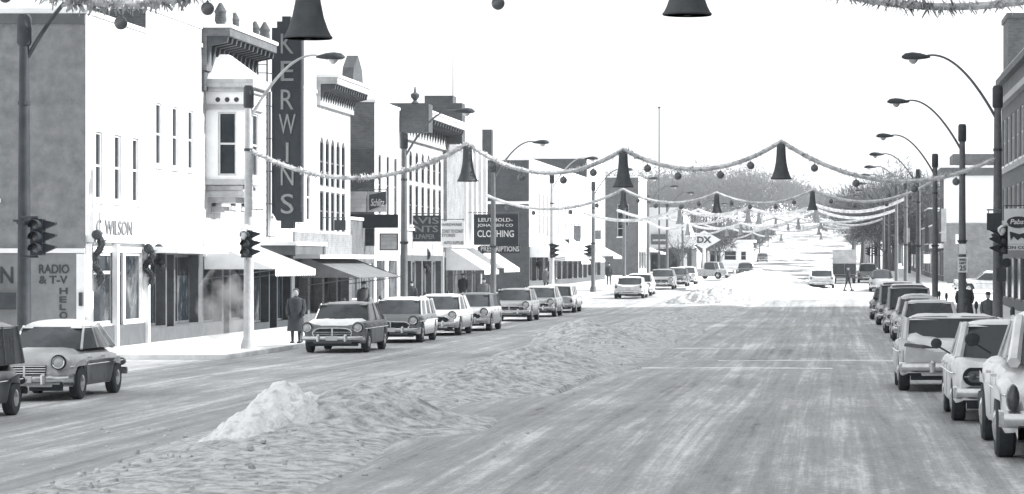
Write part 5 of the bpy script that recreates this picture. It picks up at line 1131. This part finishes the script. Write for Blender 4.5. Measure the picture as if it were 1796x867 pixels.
# ------------------------------------------------------------------ people
def person(label, x, y, rz, h=1.74, coat='coat', stride=.0, hat=True, wide=1.0, trousers='coat', lift=.13, bend=0, long=False):
    zb = g(x, y)+lift; k = h/1.74; t = thing('person', label, 'person', (x, y, zb), rz)
    V = [(0,0,.92),(0,0,1.18),(0,.0,1.42),(0,.0,1.5),(0,.02,1.56)]
    me = bpy.data.meshes.new('body'); vs = [Vector(v) for v in V]; ed = [(0,1),(1,2),(2,3),(3,4)]; rad = [.15,.14,.15,.06,.07]
    def ch(start, pts, rs):
        p = start
        for q, r in zip(pts, rs): vs.append(Vector(q)); rad.append(r); ed.append((p, len(vs)-1)); p = len(vs)-1
    for s in (1, -1):
        st = stride*s
        ch(0, [(s*.1,0,.86),(s*.11,st*.45+.03,.48),(s*.11,st,.09),(s*.11,st+.15,.04)], [.10,.065,.045,.04])
        ch(2, [(s*.19*wide,0,1.40),(s*.25*wide,-st*.35,1.13),(s*.22*wide,.14-st*.5,.92),(s*.21*wide,.18-st*.5,.84)], [.065,.05,.038,.035])
    me.from_pydata([v*k for v in vs], ed, []); o = bpy.data.objects.new('body', me); COL.objects.link(o); o.parent = t
    md = o.modifiers.new('skin', 'SKIN'); 
    for i, sv in enumerate(me.skin_vertices[0].data): sv.radius = (rad[i]*k, rad[i]*k)
    me.skin_vertices[0].data[0].use_root = True
    ms = o.modifiers.new('sub', 'SUBSURF'); ms.levels = 1; ms.render_levels = 1
    dg = bpy.context.evaluated_depsgraph_get(); m2 = bpy.data.meshes.new_from_object(o.evaluated_get(dg)); o.modifiers.clear(); o.data = m2; m2.materials.clear(); m2.materials.append(M[trousers])
    for p in m2.polygons: p.use_smooth = True
    mb = MB(); n = 14; vs = []; prof = [(.10,1.5),(.20,1.46),(.235,1.36),(.215,1.15),(.22,.98),(.25,.7 if not long else .78)] + ([(.29,.42)] if long else [])
    for r, z in prof:
        for i in range(n): a = 2*PI*i/n; vs.append((r*k*wide*math.cos(a), r*k*.68*wide*math.sin(a)+.01, z*k))
    m = len(prof); mb.add(vs, [(j*n+i, j*n+(i+1)%n, (j+1)*n+(i+1)%n, (j+1)*n+i) for j in range(m-1) for i in range(n)]); mb.build('coat', M[coat], t, True)
    for s in (1, -1): MB().tube([(s*.2*wide*k,0,1.42*k),(s*.265*wide*k,-stride*s*.35*k,1.13*k),(s*.235*wide*k,(.13-stride*s*.5)*k,.93*k)], [.085*k,.07*k,.06*k], 8).build('sleeve', M[coat], t, True)
    hd = MB().lathe([(.03,1.52),(.06,1.54),(.085,1.6),(.095,1.66),(.085,1.72),(.04,1.76)], (0,.02,0), n=14); hd.v = [(a*k*.92, b*k*1.08, c*k) for a, b, c in hd.v]
    hd.add([(-.012*k,.115*k,1.64*k),(.012*k,.115*k,1.64*k),(0,.14*k,1.615*k),(0,.112*k,1.67*k)], [(0,1,2),(0,2,3),(2,1,3)]); hd.build('head', M['skin'], t, True)
    if hat: MB().lathe([(.135*k,1.70*k),(.14*k,1.712*k),(.10*k,1.72*k),(.092*k,1.80*k),(.05*k,1.82*k)], (0,.02,0), n=14).build('hat', M['coat'], t, True)
    else: MB().lathe([(.098*k,1.64*k),(.105*k,1.70*k),(.085*k,1.76*k),(.03*k,1.79*k)], (0,-.0,0), n=14).build('hair', M['coat'], t, True)
    for s in (1, -1):
        st = stride*s; MB().box((s*.11-.05)*k, (s*.11+.05)*k, (st-.07)*k, (st+.2)*k, .0, .09*k).build('shoe', M['under'], t)
    return t
person('man in long dark coat standing by the first parked car on the left', *(cxy(519, 92), 92), PI, 1.76, long=True, lift=.1, hat=False)
person('person in wide dark coat standing behind the speed limit pole', cxy(1692, 120), 120, 0, 1.72, wide=1.35, long=True)
person('person in grey jacket on the right pavement near the nearest pole', cxy(1733, 104), 104, PI, 1.6, coat='coat2', lift=0)
person('pedestrian striding across the far street beside the box truck', cxy(1487, 212), 212, R(-60), 1.75, stride=.25, lift=0)
person('dark-clad person outside the shops past the second crossing', cxy(1068, 232), 232, PI, 1.75)
person('person walking on the left pavement near the prescriptions sign', cxy(849, 150), 150, PI, 1.74, coat='coat2')
person('pedestrian in grey coat by the scalloped clothing store awning', cxy(958, 204), 204, PI, 1.72, coat='coat2', stride=.2)
person('pedestrian in dark coat under the corner block awning', cxy(812, 168), 168, 0, 1.74, stride=.2)
person('person standing by the shop doors under the grey canvas awning', cxy(638, 127), 127, PI, 1.7, coat='coat2')
person('short person walking near the small dark hardware entrance', cxy(722, 143), 143, 0, 1.6, stride=.15)
# evergreen swags hanging beside the shop windows
def swag(px, py0, py1, Y, label, w=.22):
    x, z1 = PX(px, py0, Y); z0 = PX(px, py1, Y)[1]; o = (x, Y, z0); mb = MB(); rnd = random.Random(px)
    path = [(x + .12*math.sin(k*.9), Y-.05, z1+(z0-z1)*k/10) for k in range(11)]
    mb.tube(path, w*.42, 6)
    for _ in range(420):
        k = rnd.random()*9.99; a = Vector(path[int(k)]); d = Vector((rnd.uniform(-1,1), rnd.uniform(-1,1), rnd.uniform(-1,.6))).normalized(); p = a + (Vector(path[int(k)+1])-a)*(k % 1) ; l = w*rnd.uniform(.7, 1.3); q = d.cross(Vector((.3,.2,1))).normalized()*.03
        mb.add([p-q, p+q, p+d*l], [(0,1,2)])
    t = thing('evergreen_swag', label, 'christmas swag', o, 0, 'evergreen swags on the shop fronts'); mb.build('sprigs', M['evergreen'], t, world=o)
    MB().lathe([(.02, -.1), (.14, -.05), (.16, .05), (.02, .1)], (x, Y-.2, z1), 'Y', 10).build('bow', M['dark'], t, True, world=o)
swag(172, 412, 500, 85.1, 'dark evergreen swag at the corner of the corner shop window', .24)
swag(262, 436, 496, 91.9, 'dark evergreen swag between the corner shop and its taller neighbour', .24)
swag(280, 436, 470, 93.2, 'short evergreen swag under the start of the flat snowy canopy', .2)
swag(842, 436, 475, 172, 'evergreen swag by the corner block awning', .3)
swag(748, 440, 480, 156, 'evergreen swag on the Italianate building shop front', .3)
swag(945, 455, 470, 212, 'small evergreen swag over the clothing store window', .3)
# ------------------------------------------------------------------ wisp of steam by the corner lamp pole
def steam():
    c = (-18.6, 86.5, 1.5); mb = MB()
    mb.lathe([(.25, -1.3), (.55, -.9), (.85, -.2), (.75, .5), (.4, 1.0), (.1, 1.3)], c, n=16)
    m = bpy.data.materials.new('steam'); m.use_nodes = True; nt = m.node_tree; nt.nodes.remove(nt.nodes['Principled BSDF'])
    v = nt.nodes.new('ShaderNodeVolumePrincipled'); v.inputs['Color'].default_value = (.95, .95, .96, 1)
    tc = nt.nodes.new('ShaderNodeTexCoord'); n = nt.nodes.new('ShaderNodeTexNoise'); n.inputs['Scale'].default_value = 1.6; n.inputs['Detail'].default_value = 5
    mr = nt.nodes.new('ShaderNodeMapRange'); mr.inputs[1].default_value = .46; mr.inputs[2].default_value = .7; mr.inputs[3].default_value = 0; mr.inputs[4].default_value = 1.5
    nt.links.new(tc.outputs['Object'], n.inputs['Vector']); nt.links.new(n.outputs['Fac'], mr.inputs[0]); nt.links.new(mr.outputs[0], v.inputs['Density'])
    nt.links.new(v.outputs[0], nt.nodes['Material Output'].inputs['Volume'])
    o = mb.build('steam', m, None, True, world=c); o.location = c; struct(o, 'stuff')
steam()
